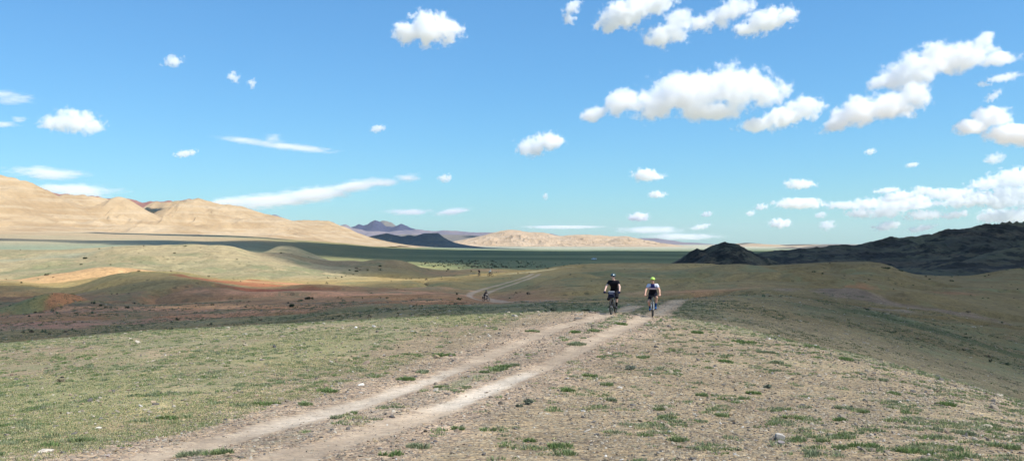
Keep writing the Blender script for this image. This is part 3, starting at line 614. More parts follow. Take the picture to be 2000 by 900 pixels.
def grass():
    # sparse tufts in the gravel, right and centre
    X,Y,u=place(44000);d1,d2=rut_info(X,Y);dm=np.minimum(d1,d2);side=X-(-3.2+.205*(Y-9))
    cl=.7*fbm(X/.5,Y/.5,oct=2,seed=77)+.22*fbm(X/6,Y/6,oct=2,seed=78)
    ridge_=ss(Y/np.interp(u,_cx,_T[:,2,0]),.75,1.)
    k=(dm>.42)&(RNG.uniform(0,1,len(X))<ss(cl+ridge_*.25,.02,.4)*.8)&((side>1.6)|(side<-1.7)|(np.abs(d1-d2)<.8))
    X,Y=X[k],Y[k];n=len(X);big=RNG.uniform(0,1,n)**3
    ci=RNG.choice(6,n,p=[.12,.24,.3,.2,.08,.06])
    blades('grass',X,Y,.035+.07*big,.03+.04*big,(12+34*big).astype(int),GC[ci],'sparse green and grey tufts dotted over the gravel')
    # turf of the left side: short thin blades, closer
    X,Y,u=place(60000,xr=(-150,1250));d1,d2=rut_info(X,Y);dm=np.minimum(d1,d2);side=X-(-3.2+.205*(Y-9))
    cl=fbm(X/2.2,Y/2.2,oct=3,seed=79)+.6*fbm(X/9,Y/9,oct=4,seed=11)
    k=(side<-1.9+.5*fbm(X,Y,oct=2,seed=80))&(dm>.9)&(RNG.uniform(0,1,len(X))<ss(cl,-.5,.35))
    X,Y=X[k],Y[k];n=len(X)
    ci=RNG.choice(6,n,p=[.05,.2,.27,.26,.14,.08])
    blades('grass',X,Y,np.full(n,.09),np.full(n,.03),np.full(n,10),GC[ci]*np.array((1.12,1.06,1.)),'short thin green grass covering the slope left of the track',wid=.005)
    # slopes behind the crest
    n=30000;u=RNG.uniform(-60,2060,n);yc=np.interp(u,_cx,_T[:,2,0]);Y=np.exp(RNG.uniform(np.log(yc*1.0),math.log(130)));X=(u-CX)/F*Y
    d1,d2=rut_info(X,Y);cl=fbm(X/5,Y/5,oct=3,seed=83)
    k=(np.minimum(d1,d2)>.8)&(RNG.uniform(0,1,n)<ss(cl,-.35,.4));X,Y=X[k],Y[k];n=len(X);ci=RNG.choice(6,n,p=[.12,.24,.26,.2,.1,.08])
    blades('grass',X,Y,.05+.0016*Y,.035+.0006*Y,np.full(n,10),GC[ci]*.62,'thin grey green tufts over the slopes behind the crest')
    # the tufts one can pick out
    L=[(1083,873,.2),(1102,886,.17),(810,873,.2),(761,890,.16),(1034,862,.12),(950,840,.12),(897,838,.15),(1200,780,.2),(1290,800,.12),(1302,815,.16),(1331,861,.22),(1408,812,.2),(1562,859,.14),(1606,861,.14),(1592,889,.17),(1695,873,.22),(1645,876,.18),(1547,817,.17),(1650,798,.22),(1688,805,.17),(1478,768,.2),(1450,778,.18),(1375,771,.2),(1772,885,.2),(1524,708,.28),(1492,689,.25),(1751,768,.22),(1638,822,.15),(1772,805,.2),(1255,700,.25),(1410,706,.25),(1720,742,.22),(855,757,.15),(640,765,.3),(600,790,.2),(520,790,.2),(870,694,.35),(830,728,.25),(790,742,.25),(1120,650,.35),(1040,648,.3),(965,722,.35),(985,716,.3),(1005,712,.25),(943,728,.22),(1125,672,.35),(1160,648,.35),(1210,632,.4),(690,808,.12),(430,890,.2),(365,893,.22),(655,817,.12),(1590,680,.35),(1660,704,.3),(1450,668,.4),(1360,650,.4),(1850,790,.3),(1930,830,.3),(1880,850,.25),(1960,880,.3),(160,862,.2),(330,815,.2),(1150,735,.22),(1190,752,.2),(1110,765,.2)]
    W=np.array([hit(x,y,5,60) for x,y,_ in L]);r=np.array([a for *_,a in L])*RNG.uniform(.85,1.1,len(L))
    sub=[]
    X=[];Y=[];R=[]
    for p,a in zip(W,r):
        for q in range(5):
            X.append(p[0]+RNG.normal(0,a*.35));Y.append(p[1]+RNG.normal(0,a*.25));R.append(a*RNG.uniform(.15,.42))
    X=np.array(X);Y=np.array(Y);R=np.array(R);ci=np.repeat(RNG.choice(3,len(L),p=[.4,.4,.2]),5)
    blades('grass',X,Y,R,.055+R*.35,(R*750).astype(int)+8,GC[ci],'thick bright green clumps standing out from the gravel',lean=.9)
grass()
def ico_cloud(n,rx,ry,rz,leaf,seed,lobes=7):
    """leaf quads filling an uneven crown"""
    g=np.random.default_rng(seed)
    cs=g.normal(0,.42,(lobes,3))*[rx,ry,rz*.5]+[0,0,rz*.5];cr=g.uniform(.35,.62,lobes)
    k=g.integers(0,lobes,n);d=g.normal(0,1,(n,3));d/=np.linalg.norm(d,axis=1)[:,None]
    p=cs[k]+d*(g.uniform(.25,1,n)**.5)[:,None]*cr[k][:,None]*[rx,ry,rz]*.8
    p=p[p[:,2]>-.02*rz];n=len(p)
    a=g.normal(0,1,(n,3));a/=np.linalg.norm(a,axis=1)[:,None];b=np.cross(a,g.normal(0,1,(n,3)));b/=np.linalg.norm(b,axis=1)[:,None]
    s=leaf*g.uniform(.5,1.3,n)[:,None]
    V=np.stack([p-a*s,p-b*s*.5,p+a*s,p+b*s*.5],1).reshape(-1,3)
    return V,np.arange(4*n).reshape(-1,4),n
def bush_proto(name,rx,rz,n,leaf,col,seed):
    V,Q,m=ico_cloud(n,rx,rx*.9,rz,leaf,seed)
    e=bpy.data.objects.new(name,None);S.collection.objects.link(e)
    o=new_mesh('foliage',V,Q,LEAF,smooth=False,parent=e)
    g=np.random.default_rng(seed+1);c=np.array(col)*g.uniform(.6,1.4,(m,1));set_col(o,np.repeat(c,4,0))
    SV=[];SQ=[]
    for q in range(9):
        a=g.uniform(0,6.28);L=g.uniform(.5,.95);tip=np.array([math.cos(a)*rx*.6*L,math.sin(a)*rx*.6*L,rz*.8*L])
        w=rx*.03
        for (dx,dy) in ((w,0),(-w*.5,w*.8),(-w*.5,-w*.8)): SV.append([dx,dy,-.05])
        for (dx,dy) in ((w,0),(-w*.5,w*.8),(-w*.5,-w*.8)): SV.append(list(tip+[dx*.3,dy*.3,0]))
        b=6*q
        SQ+=[[b,b+1,b+4,b+3],[b+1,b+2,b+5,b+4],[b+2,b,b+3,b+5]]
    s=new_mesh('stem',np.array(SV),np.array(SQ),LEAF,parent=e);set_col(s,np.tile([[.12,.09,.06]],(len(SV),1)))
    return e
def dup(root):
    r=root.copy();S.collection.objects.link(r)
    for ch in root.children:
        c=ch.copy();S.collection.objects.link(c);c.parent=r
    return r
BCOL=(.07,.085,.045)
PROT=[bush_proto('bush',1.,.8,700,.12,BCOL,1),bush_proto('bush',1.2,.6,700,.12,(.085,.10,.055),2),bush_proto('bush',.8,.9,600,.12,(.06,.075,.04),3)]
_used=[False]*3
def bush(x,y,wpx,k,label,group=None,Ymin=50,Ymax=900,Yd=None):
    p=hit(x,y,Ymin,Ymax) if Yd is None else P(x,y,Yd)
    r=max(wpx/F*p[1]/2/1.05,.15)
    o=PROT[k] if not _used[k] else dup(PROT[k]);_used[k]=True
    o.location=(p[0],p[1],float(height(np.array([p[0]]),np.array([p[1]]))[0])-.05*r);o.scale=(r,r,r*.9);o.rotation_euler=(0,0,(x*1.7)%6.28)
    tag(o,label,'bush',group);return o
BL=[(165,511,11,'upper dark bush on the pale dune crest at far left'),(157,526,7,'small dark bush just below the upper dune bush'),(90,537,12,'round dark bush alone on the pale dune slope at left'),(42,555,8,'dark bush low on the pale dune by the left edge'),(183,548,8,'dark bush at the rim of the shaded dune, left end'),
(184,597,11,'left one of the dark bush trio in the red valley hollow'),(197,601,11,'middle one of the dark bush trio in the red valley hollow'),(205,605,9,'lowest right one of the dark bush trio in the hollow'),(249,605,11,'dark bush a little right of the trio in the hollow'),(57,624,8,'dark bush at the foot of the small olive mound'),(147,618,7,'dark bush right of the foot of the olive mound'),
(86,563,6,'tiny bush in the gully behind the olive mound, left'),(120,578,7,'tiny bush in the gully behind the olive mound, right'),(3,592,6,'tiny bush at the left edge beside the olive mound'),
(340,503,5,'tiny dark bush on the back dune, left one'),(443,500,4,'tiny dark bush on the back dune, middle one'),(463,507,5,'tiny dark bush on the back dune, right one'),(270,531,6,'tiny bush on the crest of the shaded dune'),
(743,518,8,'dark bush on the left shoulder of the round dark knoll'),(683,526,7,'left of two bushes in the dip before the dark knoll'),(695,529,8,'right of two bushes in the dip before the dark knoll'),(876,526,7,'dark bush behind the ridge left of the two distant riders'),
(813,558,14,'pale green shrub on the brown slope below the dark knoll'),(602,586,16,'bright green shrub at the mouth of the red gully'),(568,597,18,'low green scrub below the red gully mouth'),
(1509,530,8,'leftmost bush on the right hand dune'),(1591,531,10,'dark bush near the top of the right hand dune'),(1606,535,9,'bush just right of and below the dune top bush'),(1733,526,14,'large green bush on the right dune skyline'),(1760,532,10,'low bush right of the large skyline bush'),(1780,545,9,'flat bush below the low skyline bush'),(1815,547,7,'bush on the falling end of the right dune'),(1860,549,8,'bush in the saddle before the black hills'),(1784,551,6,'small bush beneath the flat bush on the dune'),
(1619,565,6,'left of two small bushes halfway down the right dune'),(1666,562,6,'right of two small bushes halfway down the right dune'),(1957,629,8,'lone bush on the valley floor at far right'),(1886,657,12,'dark bush in the green hollow at far right'),(1650,536,5,'tiny bush in the middle of the right dune'),(1988,564,6,'tiny bush by the right edge on the dune')]
for i,(x,y,wp,lb) in enumerate(BL): bush(x,y,wp,i%3,lb,'dark bushes dotted over the dunes and valley')
bush(1146,607,16,1,'grey green sagebrush behind the crest, left of the dark clad rider','sagebrush near the crest',40,80)
bush(1190,600,10,2,'green shrub between the two ruts behind the dark clad rider','sagebrush near the crest',45,80)
# foreground sage plants
for x,y,wp,lb in ((1034,792,22,'grey green sage plant right of the chalky rut'),(1014,796,14,'smaller sage plant touching the grey green one'),(1498,756,20,'dusty grey sage plant in the gravel at right'),(117,745,22,'pale straw coloured plant in the left turf'),(1232,722,24,'dull grey sage plant in the gravel right of the track')):
    p=hit(x,y,5,60);e=bush_proto('sage_plant',wp/F*p[1]/2,wp/F*p[1]/2*.8,500,.018,(.19,.21,.15) if x>200 else (.36,.31,.2),int(x));e.location=(p[0],p[1],float(height(np.array([p[0]]),np.array([p[1]]))[0])-.01);tag(e,lb,'sage plant','low sage plants')
# small scrub clumps over the valley and the plain: uncountable
def scrub():
    n=3000;u=RNG.uniform(-150,2150,n);Y=np.exp(RNG.uniform(math.log(50),math.log(430),n));X=(u-CX)/F*Y
    cl=fbm(X/14,Y/10,oct=3,seed=95)+.3*(Y<135)*(u<900)
    d1,_=poly_dist(X,Y,BEND_A);d2,_=poly_dist(X,Y,BEND_B)
    k=(RNG.uniform(0,1,n)<ss(cl,-.1,.45)*.8)&(np.minimum(d1,d2)>2.);k&=~((Y<100)&(np.abs(u-1270)<90))
    X,Y=X[k],Y[k];X2=[];Y2=[]
    # the bushy belt on the green plain
    m=230;uu=RNG.normal(940,70,m);yy=RNG.uniform(560,800,m);X=np.concatenate([X,(uu-CX)/F*yy]);Y=np.concatenate([Y,yy]);n=len(X)
    Z=height(X,Y);s=np.exp(RNG.normal(0,.4,n))*.12*(Y/100)**.6;s=np.where(Y>500,RNG.uniform(.4,.9,n),s)
    L=14;c=RNG.normal(0,.5,(n,L,3))*[1.1,1,.5]+[0,0,.35];c[:,:,2]=np.abs(c[:,:,2])
    a=RNG.normal(0,.45,(n,L,3));b=RNG.normal(0,.45,(n,L,3))
    V=(np.stack([c-a,c+b,c+a],2)*s[:,None,None,None]+np.stack([X,Y,Z],1)[:,None,None]).reshape(-1,3)
    o=new_mesh('scrub',V,np.arange(len(V)).reshape(-1,3),LEAF,smooth=False)
    C=np.array([(.11,.115,.06),(.14,.16,.09),(.085,.085,.05),(.16,.12,.08)])[RNG.integers(0,4,n)];set_col(o,np.repeat(C,L*3,0))
    tag(o,'tiny dark scrub clumps peppering the valley and dunes','scrub',kind='stuff')
scrub()
def rock(x,y,wpx,col,label,seed,hk=.6):
    p=hit(x,y,5,60);r=wpx/F*p[1]/2
    import bmesh
    bm=bmesh.new();bmesh.ops.create_icosphere(bm,subdivisions=4,radius=1)
    V=np.array([v.co[:] for v in bm.verts]);Fc=np.array([[v.index for v in f.verts] for f in bm.faces]);bm.free()
    g=np.random.default_rng(seed)
    d=fbm(V[:,0]*1.3+seed,V[:,1]*1.3,V[:,2]*1.3,oct=4,seed=seed)
    V=V*(1+d[:,None]*.55)
    for q in range(7):                # flat breaks
        nrm=g.normal(0,1,3);nrm/=np.linalg.norm(nrm);dd=V@nrm;lim=g.uniform(.55,.8);V=V-np.maximum(dd-lim,0)[:,None]*nrm*.9
    V=V*[1,.8,hk]*r;V[:,2]+=r*hk*.35
    o=new_mesh('rock',V,Fc,STONE,smooth=False);o.location=(p[0],p[1],float(height(np.array([p[0]]),np.array([p[1]]))[0]))
    o.rotation_euler=(0,0,seed);set_col(o,np.tile([col],(len(V),1))*(1+.3*d[:,None]));tag(o,label,'rock','loose rocks on the near ground');return o
rock(1522,858,24,(.34,.31,.27),'largest pale grey rock in the gravel at lower right',1,.9)
rock(1526,865,18,(.24,.21,.2),'darker stone leaning against the largest pale rock',2)
rock(705,754,11,(.72,.68,.6),'bright white stone at the left verge of the track',3)
rock(93,886,34,(.52,.45,.36),'flat pale slab of rock at the lower left verge',4,.35)
rock(211,895,13,(.34,.28,.25),'brown stone at the bottom edge left of the track',5)
rock(192,834,14,(.55,.5,.42),'pale stone in the turf near the lower left',6,.4)
rock(299,786,10,(.42,.32,.22),'rusty tan stone in the left turf',7)
rock(695,640,8,(.8,.77,.7),'small white stone far up the left turf near the crest',8)
rock(1211,757,9,(.62,.57,.5),'white stone in the gravel right of the track',9)
rock(850,862,9,(.10,.09,.09),'small black stone beside the right rut',10)
rock(1709,850,10,(.12,.11,.12),'small dark stone in the gravel at far right',11)
rock(430,870,8,(.5,.4,.33),'small tan stone between the ruts near the bottom',12,.5)
# ---------------------------------------------------------------- clouds
def cloud_mat(d,col=(1,1,1),g=0.):
    m=bpy.data.materials.new('cloud_vapour');m.use_nodes=True;nt=m.node_tree;nt.nodes.clear()
    o=nt.nodes.new('ShaderNodeOutputMaterial');v=nt.nodes.new('ShaderNodeVolumePrincipled')
    v.inputs['Color'].default_value=(*col,1);v.inputs['Density'].default_value=d;v.inputs['Anisotropy'].default_value=g
    nt.links.new(v.outputs[0],o.inputs['Volume']);return m
def puff_mat(B,Sx,dens,amp,flat,seed,soft,step,stretch):
    m=cloud_mat(dens);nt=m.node_tree;v=[n for n in nt.nodes if n.type=='PRINCIPLED_VOLUME'][0]
    tc=N(nt,'ShaderNodeTexCoord');co=tc.outputs['Object'];best=None
    mp=N(nt,'ShaderNodeMapping');mp.inputs['Location'].default_value=(seed%97,seed%31,seed%13);mp.inputs['Scale'].default_value=(1/Sx/stretch,1/Sx,1/Sx);nt.links.new(co,mp.inputs['Vector'])
    nz=N(nt,'ShaderNodeTexNoise');nz.inputs['Scale'].default_value=1.15;nz.inputs['Detail'].default_value=7;nz.inputs['Roughness'].default_value=.66;nt.links.new(mp.outputs[0],nz.inputs['Vector'])
    for cx,cz,rx,ry,rz,a in B:
        k=N(nt,'ShaderNodeMapping');k.vector_type='TEXTURE';k.inputs['Location'].default_value=(cx,0,cz);k.inputs['Rotation'].default_value=(0,-a,0);k.inputs['Scale'].default_value=(rx,ry,rz)
        nt.links.new(co,k.inputs['Vector'])
        ln=N(nt,'ShaderNodeVectorMath');ln.operation='LENGTH';nt.links.new(k.outputs[0],ln.inputs[0]);q=ln.outputs['Value']
        best=q if best is None else math_(nt,'SMOOTH_MIN',best,q,.25)
    f=math_(nt,'SUBTRACT',1.,best)
    f=math_(nt,'MULTIPLY_ADD',math_(nt,'SUBTRACT',nz.outputs[0],.5),amp*3.6,f)
    d=ramp_(nt,f,0.,soft,0.,dens)
    nt.links.new(d,v.inputs['Density'])
    m.cycles.volume_step_rate=step
    return m
def cloud(label,blobs,depth,od=9.,amp=1.,seed=None,flat=1.35,group=None,stretch=1.,soft=.55,step=.3,deep=.5):
    s=depth/F; seed=seed or int(blobs[0][0]*7+blobs[0][1])
    B=[((x-CX)*s,-(y-HY)*s,rx*s,(rx+ry)*deep*s,ry*s,math.radians(a)) for x,y,rx,ry,a in [tuple(b)+(0,)*(5-len(b)) for b in blobs]]
    ex=lambda b:abs(b[2]*math.cos(b[5]))+abs(b[4]*math.sin(b[5]))
    ez=lambda b:abs(b[2]*math.sin(b[5]))+abs(b[4]*math.cos(b[5]))
    x0=min(b[0]-ex(b)*1.7 for b in B);x1=max(b[0]+ex(b)*1.7 for b in B)
    z0=min(b[1]-ez(b)*1.7 for b in B);z1=max(b[1]+ez(b)*1.7 for b in B)
    yy=max(b[3] for b in B)*1.7
    ox,oz=(x0+x1)/2,(z0+z1)/2
    rmin=min(b[4] for b in B);h=max(rmin/3.,(x1-x0)/110)
    X,Y,Z=np.meshgrid(np.arange(x0,x1,h),np.arange(-yy,yy,h*1.5),np.arange(z0,z1,h),indexing='ij')
    f=np.full(X.shape,-9.)
    for bx,bz,rx,ry,rz,a in B:
        dx=X-bx;dz=Z-bz
        u=dx*math.cos(a)+dz*math.sin(a);w=-dx*math.sin(a)+dz*math.cos(a)
        f=np.maximum(f,1-np.sqrt((u/rx)**2+(Y/ry)**2+(w/rz)**2))
    f=f+.6
    f[[0,-1]]=-1;f[:,[0,-1]]=-1;f[:,:,[0,-1]]=-1
    V,Q=surface_nets(f,np.zeros(3),1.0)
    V=V*np.array([h,h*1.5,h])+np.array([x0-ox,-yy,z0-oz])
    Sx=sorted(b[4] for b in B)[len(B)//2]*1.15
    B=[(b[0]-ox,b[1]-oz)+b[2:] for b in B]
    o=new_mesh('cloud',V,Q,puff_mat(B,Sx,od*.8/(2*Sx),amp,flat,seed,soft,step,stretch))
    o.location=(ox,depth,ZC+oz)
    tag(o,label,'cloud','clouds in the blue sky' if group is None else group);return o
cloud('puffy white cloud standing alone above the middle of the view',[(800,64,34,20),(838,55,44,30),(876,62,28,22)],6000)
cloud('small ragged scrap of cloud left of the top cloud cluster',[(1118,16,17,14,20),(1112,38,15,9,0)],6200,od=5,amp=1.1)
cloud('bright cloud cut by the top edge of the view, left of the cluster',[(1188,46,30,15,15),(1225,26,50,26,20),(1280,6,45,20,10)],4900)
cloud('pointed cloud hanging lowest in the cluster at the top',[(1300,72,44,21,8),(1325,42,26,24,30)],5000,od=7)
cloud('thin streaky cloud joining the top cluster',[(1370,44,36,12,10),(1415,30,40,20,30),(1445,12,30,18)],5100,od=4.5,amp=1.1)
cloud('tilted white cloud at the right end of the top cluster',[(1455,58,26,13,10),(1497,42,46,22,20),(1537,34,22,18)],4900,od=7)
cloud('largest cumulus cloud with a domed top and frayed base',[(1165,222,32,14,15),(1215,200,42,26,15),(1290,200,62,30,10),(1345,182,72,42,5),(1430,172,68,40,0),(1492,178,48,28,-5),(1380,218,70,16)],8600,od=8,amp=.9)
cloud('leaning cloud tucked between the largest cloud and the long one',[(1480,243,38,14,5),(1530,230,48,23,15),(1572,212,36,24)],8800,od=8,amp=.9)
cloud('long slanting cloud running under the antler shaped cloud',[(1632,243,36,16,15),(1680,217,58,28,20),(1740,205,55,27,8),(1785,188,32,26)],6100,od=8,amp=.9)
cloud('antler shaped cloud with two prongs at upper right',[(1728,158,38,16,8),(1782,138,58,34,15),(1825,116,44,30,10),(1880,112,56,28,15),(1915,84,34,14,35),(1952,115,40,14,5)],6200,od=8,amp=.9)
cloud('faint torn wisp below the prongs of the antler shaped cloud',[(1960,152,30,8,10),(1940,188,18,8,35),(1920,165,14,5,0)],6300,od=2,amp=1.2)
cloud('white cloud with a flat stepped base at the right edge',[(1900,247,36,17,10),(1938,230,38,22),(1985,262,60,22)],6300,od=11,amp=.7)
cloud('small round cloud below the left tip of the largest cloud',[(1042,287,32,19,5),(1070,275,30,19)],10500,od=7)
cloud('small oval cloud above the lone riders, higher of two',[(1265,342,29,12)],12000,od=7)
cloud('tiny oval cloud above the lone riders, lower of two',[(1283,380,17,7)],13500,od=5)
cloud('little flat based cloud low over the far tan hills',[(1247,423,20,9)],16000,od=7)
cloud('low flat bar of cloud over the small dark knoll',[(1563,397,46,10)],13000,od=8)
cloud('smudge of cloud floating above the flat bar',[(1562,360,28,10)],11000,od=5)
cloud('rounded little cloud under the flat bar',[(1525,436,22,9)],18000,od=8)
for lb,x,y,rx,ry,dp in (('tiny cloud just right of the rounded little one',1615,440,16,9,18000),('tiny pale cloud dot over the dark knoll, right one',1488,404,13,6,15000),('tiny pale cloud dot over the dark knoll, middle one',1466,416,9,6,16000),('tiny pale cloud dot over the dark knoll, left one',1380,418,10,5,16000),('tiny thin cloud close above the dark knoll',1368,443,18,5,22000),('tiny cloud under the right end of the flat bar',1603,420,11,6,16000),('tiny faint cloud high in the gap left of the bank',1700,296,11,6,10500),('tiny faint cloud above the left end of the bank',1781,322,12,5,9000),
   ('small cloud scrap between stepped cloud and bank',1943,309,18,10,9000),('faint cloud speck over the blue peak',870,348,13,8,13000),('faint cloud speck in open blue at the middle left',738,251,14,7,10500),('faint cloud speck above the two distant riders',1065,383,6,6,12000),
   ('small pink tinged cloud high on the left',338,120,18,10,6500),('small bright cloud scrap right of the pink tinged one',456,151,11,10,6500),('faintest cloud scrap beside the small bright one',492,162,8,9,6500),('short hooked cloud above the tan ridge',362,300,20,6,8000)):
    cloud(lb,[(x,y,rx,ry,10)],dp,od=3.,amp=1.25,group='tiny clouds scattered over the sky')
_g=np.random.default_rng(5)
def bankblobs(pts,n,rx,ry):
    o=[]
    for q in range(n):
        x,y=pts[q%len(pts)];o.append((x+_g.normal(0,20),y+_g.normal(0,7),rx*_g.uniform(.5,1.2),ry*_g.uniform(.5,1.2),_g.uniform(0,12)))
    return o
cloud('broad patchy cloud bank above the dark hills, lower part',bankblobs([(1665,410),(1700,398),(1735,412),(1775,405),(1810,398),(1850,392),(1830,420),(1870,428),(1710,436),(1800,445),(1920,430),(1960,445)],17,36,10),15500,od=4.5,amp=1.5,soft=.4)
cloud('broad patchy cloud bank above the dark hills, left crown',bankblobs([(1720,380),(1760,375),(1805,374),(1840,380)],6,28,9),15000,od=4.,amp=1.5,soft=.4)
cloud('broad patchy cloud bank above the dark hills, right part',bankblobs([(1905,392),(1940,385),(1975,392),(2000,410),(1955,350),(1990,342),(2010,370),(1930,372),(2030,390),(1975,415)],15,40,14),15000,od=5.,amp=1.4,soft=.4)
cloud('ragged oval cloud above the tan ridge at far left',[(108,240,30,16),(145,237,45,22),(180,247,26,14)],7000,od=4)
cloud('long thin streak of cloud with two small humps',[(480,275,50,6,-6),(570,287,80,6,-6),(533,271,20,8)],8000,od=.9,amp=1.3,stretch=4,soft=.9)
cloud('pale flat cloud low over the highest tan hill, upper one',[(95,338,62,11,-3)],9000,od=2.5,amp=1.3,stretch=4,soft=.9)
cloud('pale flat cloud low over the highest tan hill, lower one',[(160,373,62,12),(100,368,40,8)],9500,od=3.5,amp=1.3,stretch=4,soft=.9)
cloud('long rising band of cloud from the tan ridge toward the middle',[(455,395,56,11,4),(530,392,80,14,5),(610,380,80,15,8),(690,365,60,11,10),(745,357,40,7,5),(795,347,24,9)],10000,od=3.6,amp=1.1,stretch=3.5,soft=.9)
cloud('faint flat wisp over the blue peak, right one',[(885,413,32,6,8)],15000,od=2.5,amp=1.3,stretch=4,soft=.9)
cloud('faint flat wisp over the blue peak, left one',[(800,414,44,6,0)],15000,od=1.6,amp=1.3,stretch=4,soft=.9)
cloud('faint streak of cloud at the left edge, upper one',[(10,186,50,8,-5),(20,198,40,6,0)],7500,od=.8,amp=1.3,stretch=4,soft=.9)
cloud('faint streak of cloud at the left edge, lower one',[(5,243,26,6,0),(38,234,14,6,0)],7500,od=1.4,amp=1.3,stretch=4,soft=.9)
cloud('low veil of cloud along the horizon behind the riders',[(1100,443,70,4),(1270,449,60,7),(1330,462,70,6)],26000,od=1.8,amp=1.2,stretch=4,soft=.9)
# clouds over and behind the viewer: they throw the shade on the land
OVER_OD=1.5
def over_cloud(label,poly,H,h,thick,amp,lam,seed,od=1.1,z0=28):
    """poly: outline of its shade on the ground as (photo column, depth)"""
    tz=H/math.tan(math.radians(55));sh=np.array([.90,-.43])/math.hypot(.90,.43)*tz
    G=np.array([((x-CX)/F*y,y) for x,y in poly])
    x0,y0=G.min(0)-lam;x1,y1=G.max(0)+lam
    X,Y=np.meshgrid(np.arange(x0,x1,h),np.arange(y0,y1,h),indexing='ij')
    d=np.full(X.shape,1e9);ins=np.zeros(X.shape,bool)
    for (ax,ay),(bx,by) in zip(G,np.roll(G,-1,0)):
        L2=(bx-ax)**2+(by-ay)**2
        t=np.clip(((X-ax)*(bx-ax)+(Y-ay)*(by-ay))/L2,0,1)
        d=np.minimum(d,np.hypot(X-ax-t*(bx-ax),Y-ay-t*(by-ay)))
        c=((ay>Y)!=(by>Y))&(X<(bx-ax)*(Y-ay)/(by-ay+1e-12)+ax);ins^=c
    sd=np.where(ins,d,-d)+fbm(X/lam,Y/lam,oct=4,seed=seed,gain=.55)*amp
    Z=np.arange(-thick*.4,thick*1.5,thick/9.)
    top=thick*np.clip(sd/(lam*.35),-1,1)
    f=top[:,:,None]*np.where(Z<0,.35,1.)[None,None]-np.abs(Z)[None,None]+thick*.25*fbm(*np.broadcast_arrays(X[:,:,None]/lam*3,Y[:,:,None]/lam*3,Z[None,None]/thick*2),oct=3,seed=seed+4)*(top[:,:,None]>0)
    f[[0,-1]]=-1;f[:,[0,-1]]=-1;f[:,:,[0,-1]]=-1
    V,Q=surface_nets(f,np.zeros(3),1.)
    cx,cy=(x0+x1)/2,(y0+y1)/2
    V=V*np.array([h,h,thick/9.])+np.array([x0-cx,y0-cy,Z[0]])
    o=new_mesh('cloud',V,Q,cloud_mat(od/thick))
    o.location=(cx+sh[0],cy+sh[1],z0+H);tag(o,label,'cloud','clouds overhead that shade the land')
over_cloud('long overhead cloud whose shade lies across the red valley',
 [(-2500,80),(-900,60),(0,52),(500,50),(1000,48),(1250,42),(1500,35),(1700,31),(2000,26.5),(2600,22),(5000,20),(5000,160),(2600,330),(2200,420),(1700,420),(1300,420),(1130,330),(1070,242),(960,232),(860,208),(760,178),(640,165),(500,170),(430,184),(360,200),(290,188),(150,184),(0,186),(-500,200),(-2500,220)],800,6.,60,3.5,60,5)
over_cloud('vast overhead cloud whose shade darkens the green plain',
 [(-900,800),(0,960),(150,830),(300,640),(420,600),(500,650),(560,740),(640,810),(760,770),(870,620),(960,480),(1040,380),(1130,330),(1300,330),(2200,300),(3200,300),(3200,1500),(2000,1900),(1350,2350),(1000,2250),(870,2150),(770,2050),(640,1750),(500,1350),(350,1130),(200,1050),(0,1110),(-900,1200)],950,16.,110,75.,300,8,2.4)
over_cloud('overhead cloud whose shade falls on the dark middle hill',
 [(700,2950),(860,3000),(1040,2950),(1040,3500),(950,4200),(780,4200),(690,3400)],1900,30.,130,60.,300,9,3.)
over_cloud('overhead cloud whose shade covers the round dark knoll',
 [(520,300),(600,272),(760,268),(900,272),(1030,285),(1075,330),(1060,430),(900,470),(800,450),(680,430),(600,430),(540,405)],850,7.,50,6.,50,12)
over_cloud('small overhead cloud shading the saddle of the tan range',
 [(270,2330),(345,2290),(372,2420),(340,2740),(282,2740)],1500,12.,80,12.,60,10,3.,150)
over_cloud('narrow overhead cloud shading the foot of the tan range',
 [(165,1350),(250,1330),(420,1400),(580,1560),(580,1700),(400,1600),(300,1530),(180,1480)],1300,10.,50,14.,70,11,3.,60)
# ---------------------------------------------------------------- haze
def haze():
    bm_z0=-60.;top=720.;a=34000.
    V=np.array([[sx*a,sy*a,z] for z in (bm_z0,top) for sx,sy in ((-1,-1),(1,-1),(1,1),(-1,1))])
    Q=np.array([[0,3,2,1],[4,5,6,7],[0,1,5,4],[1,2,6,5],[2,3,7,6],[3,0,4,7]])
    m=cloud_mat(HAZE_D,(.86,.94,1.),.3)
    o=new_mesh('haze',V,Q,m,smooth=False);tag(o,'thin pale blue air over the whole land','haze',kind='stuff')
HAZE_D=1.3e-5
haze()
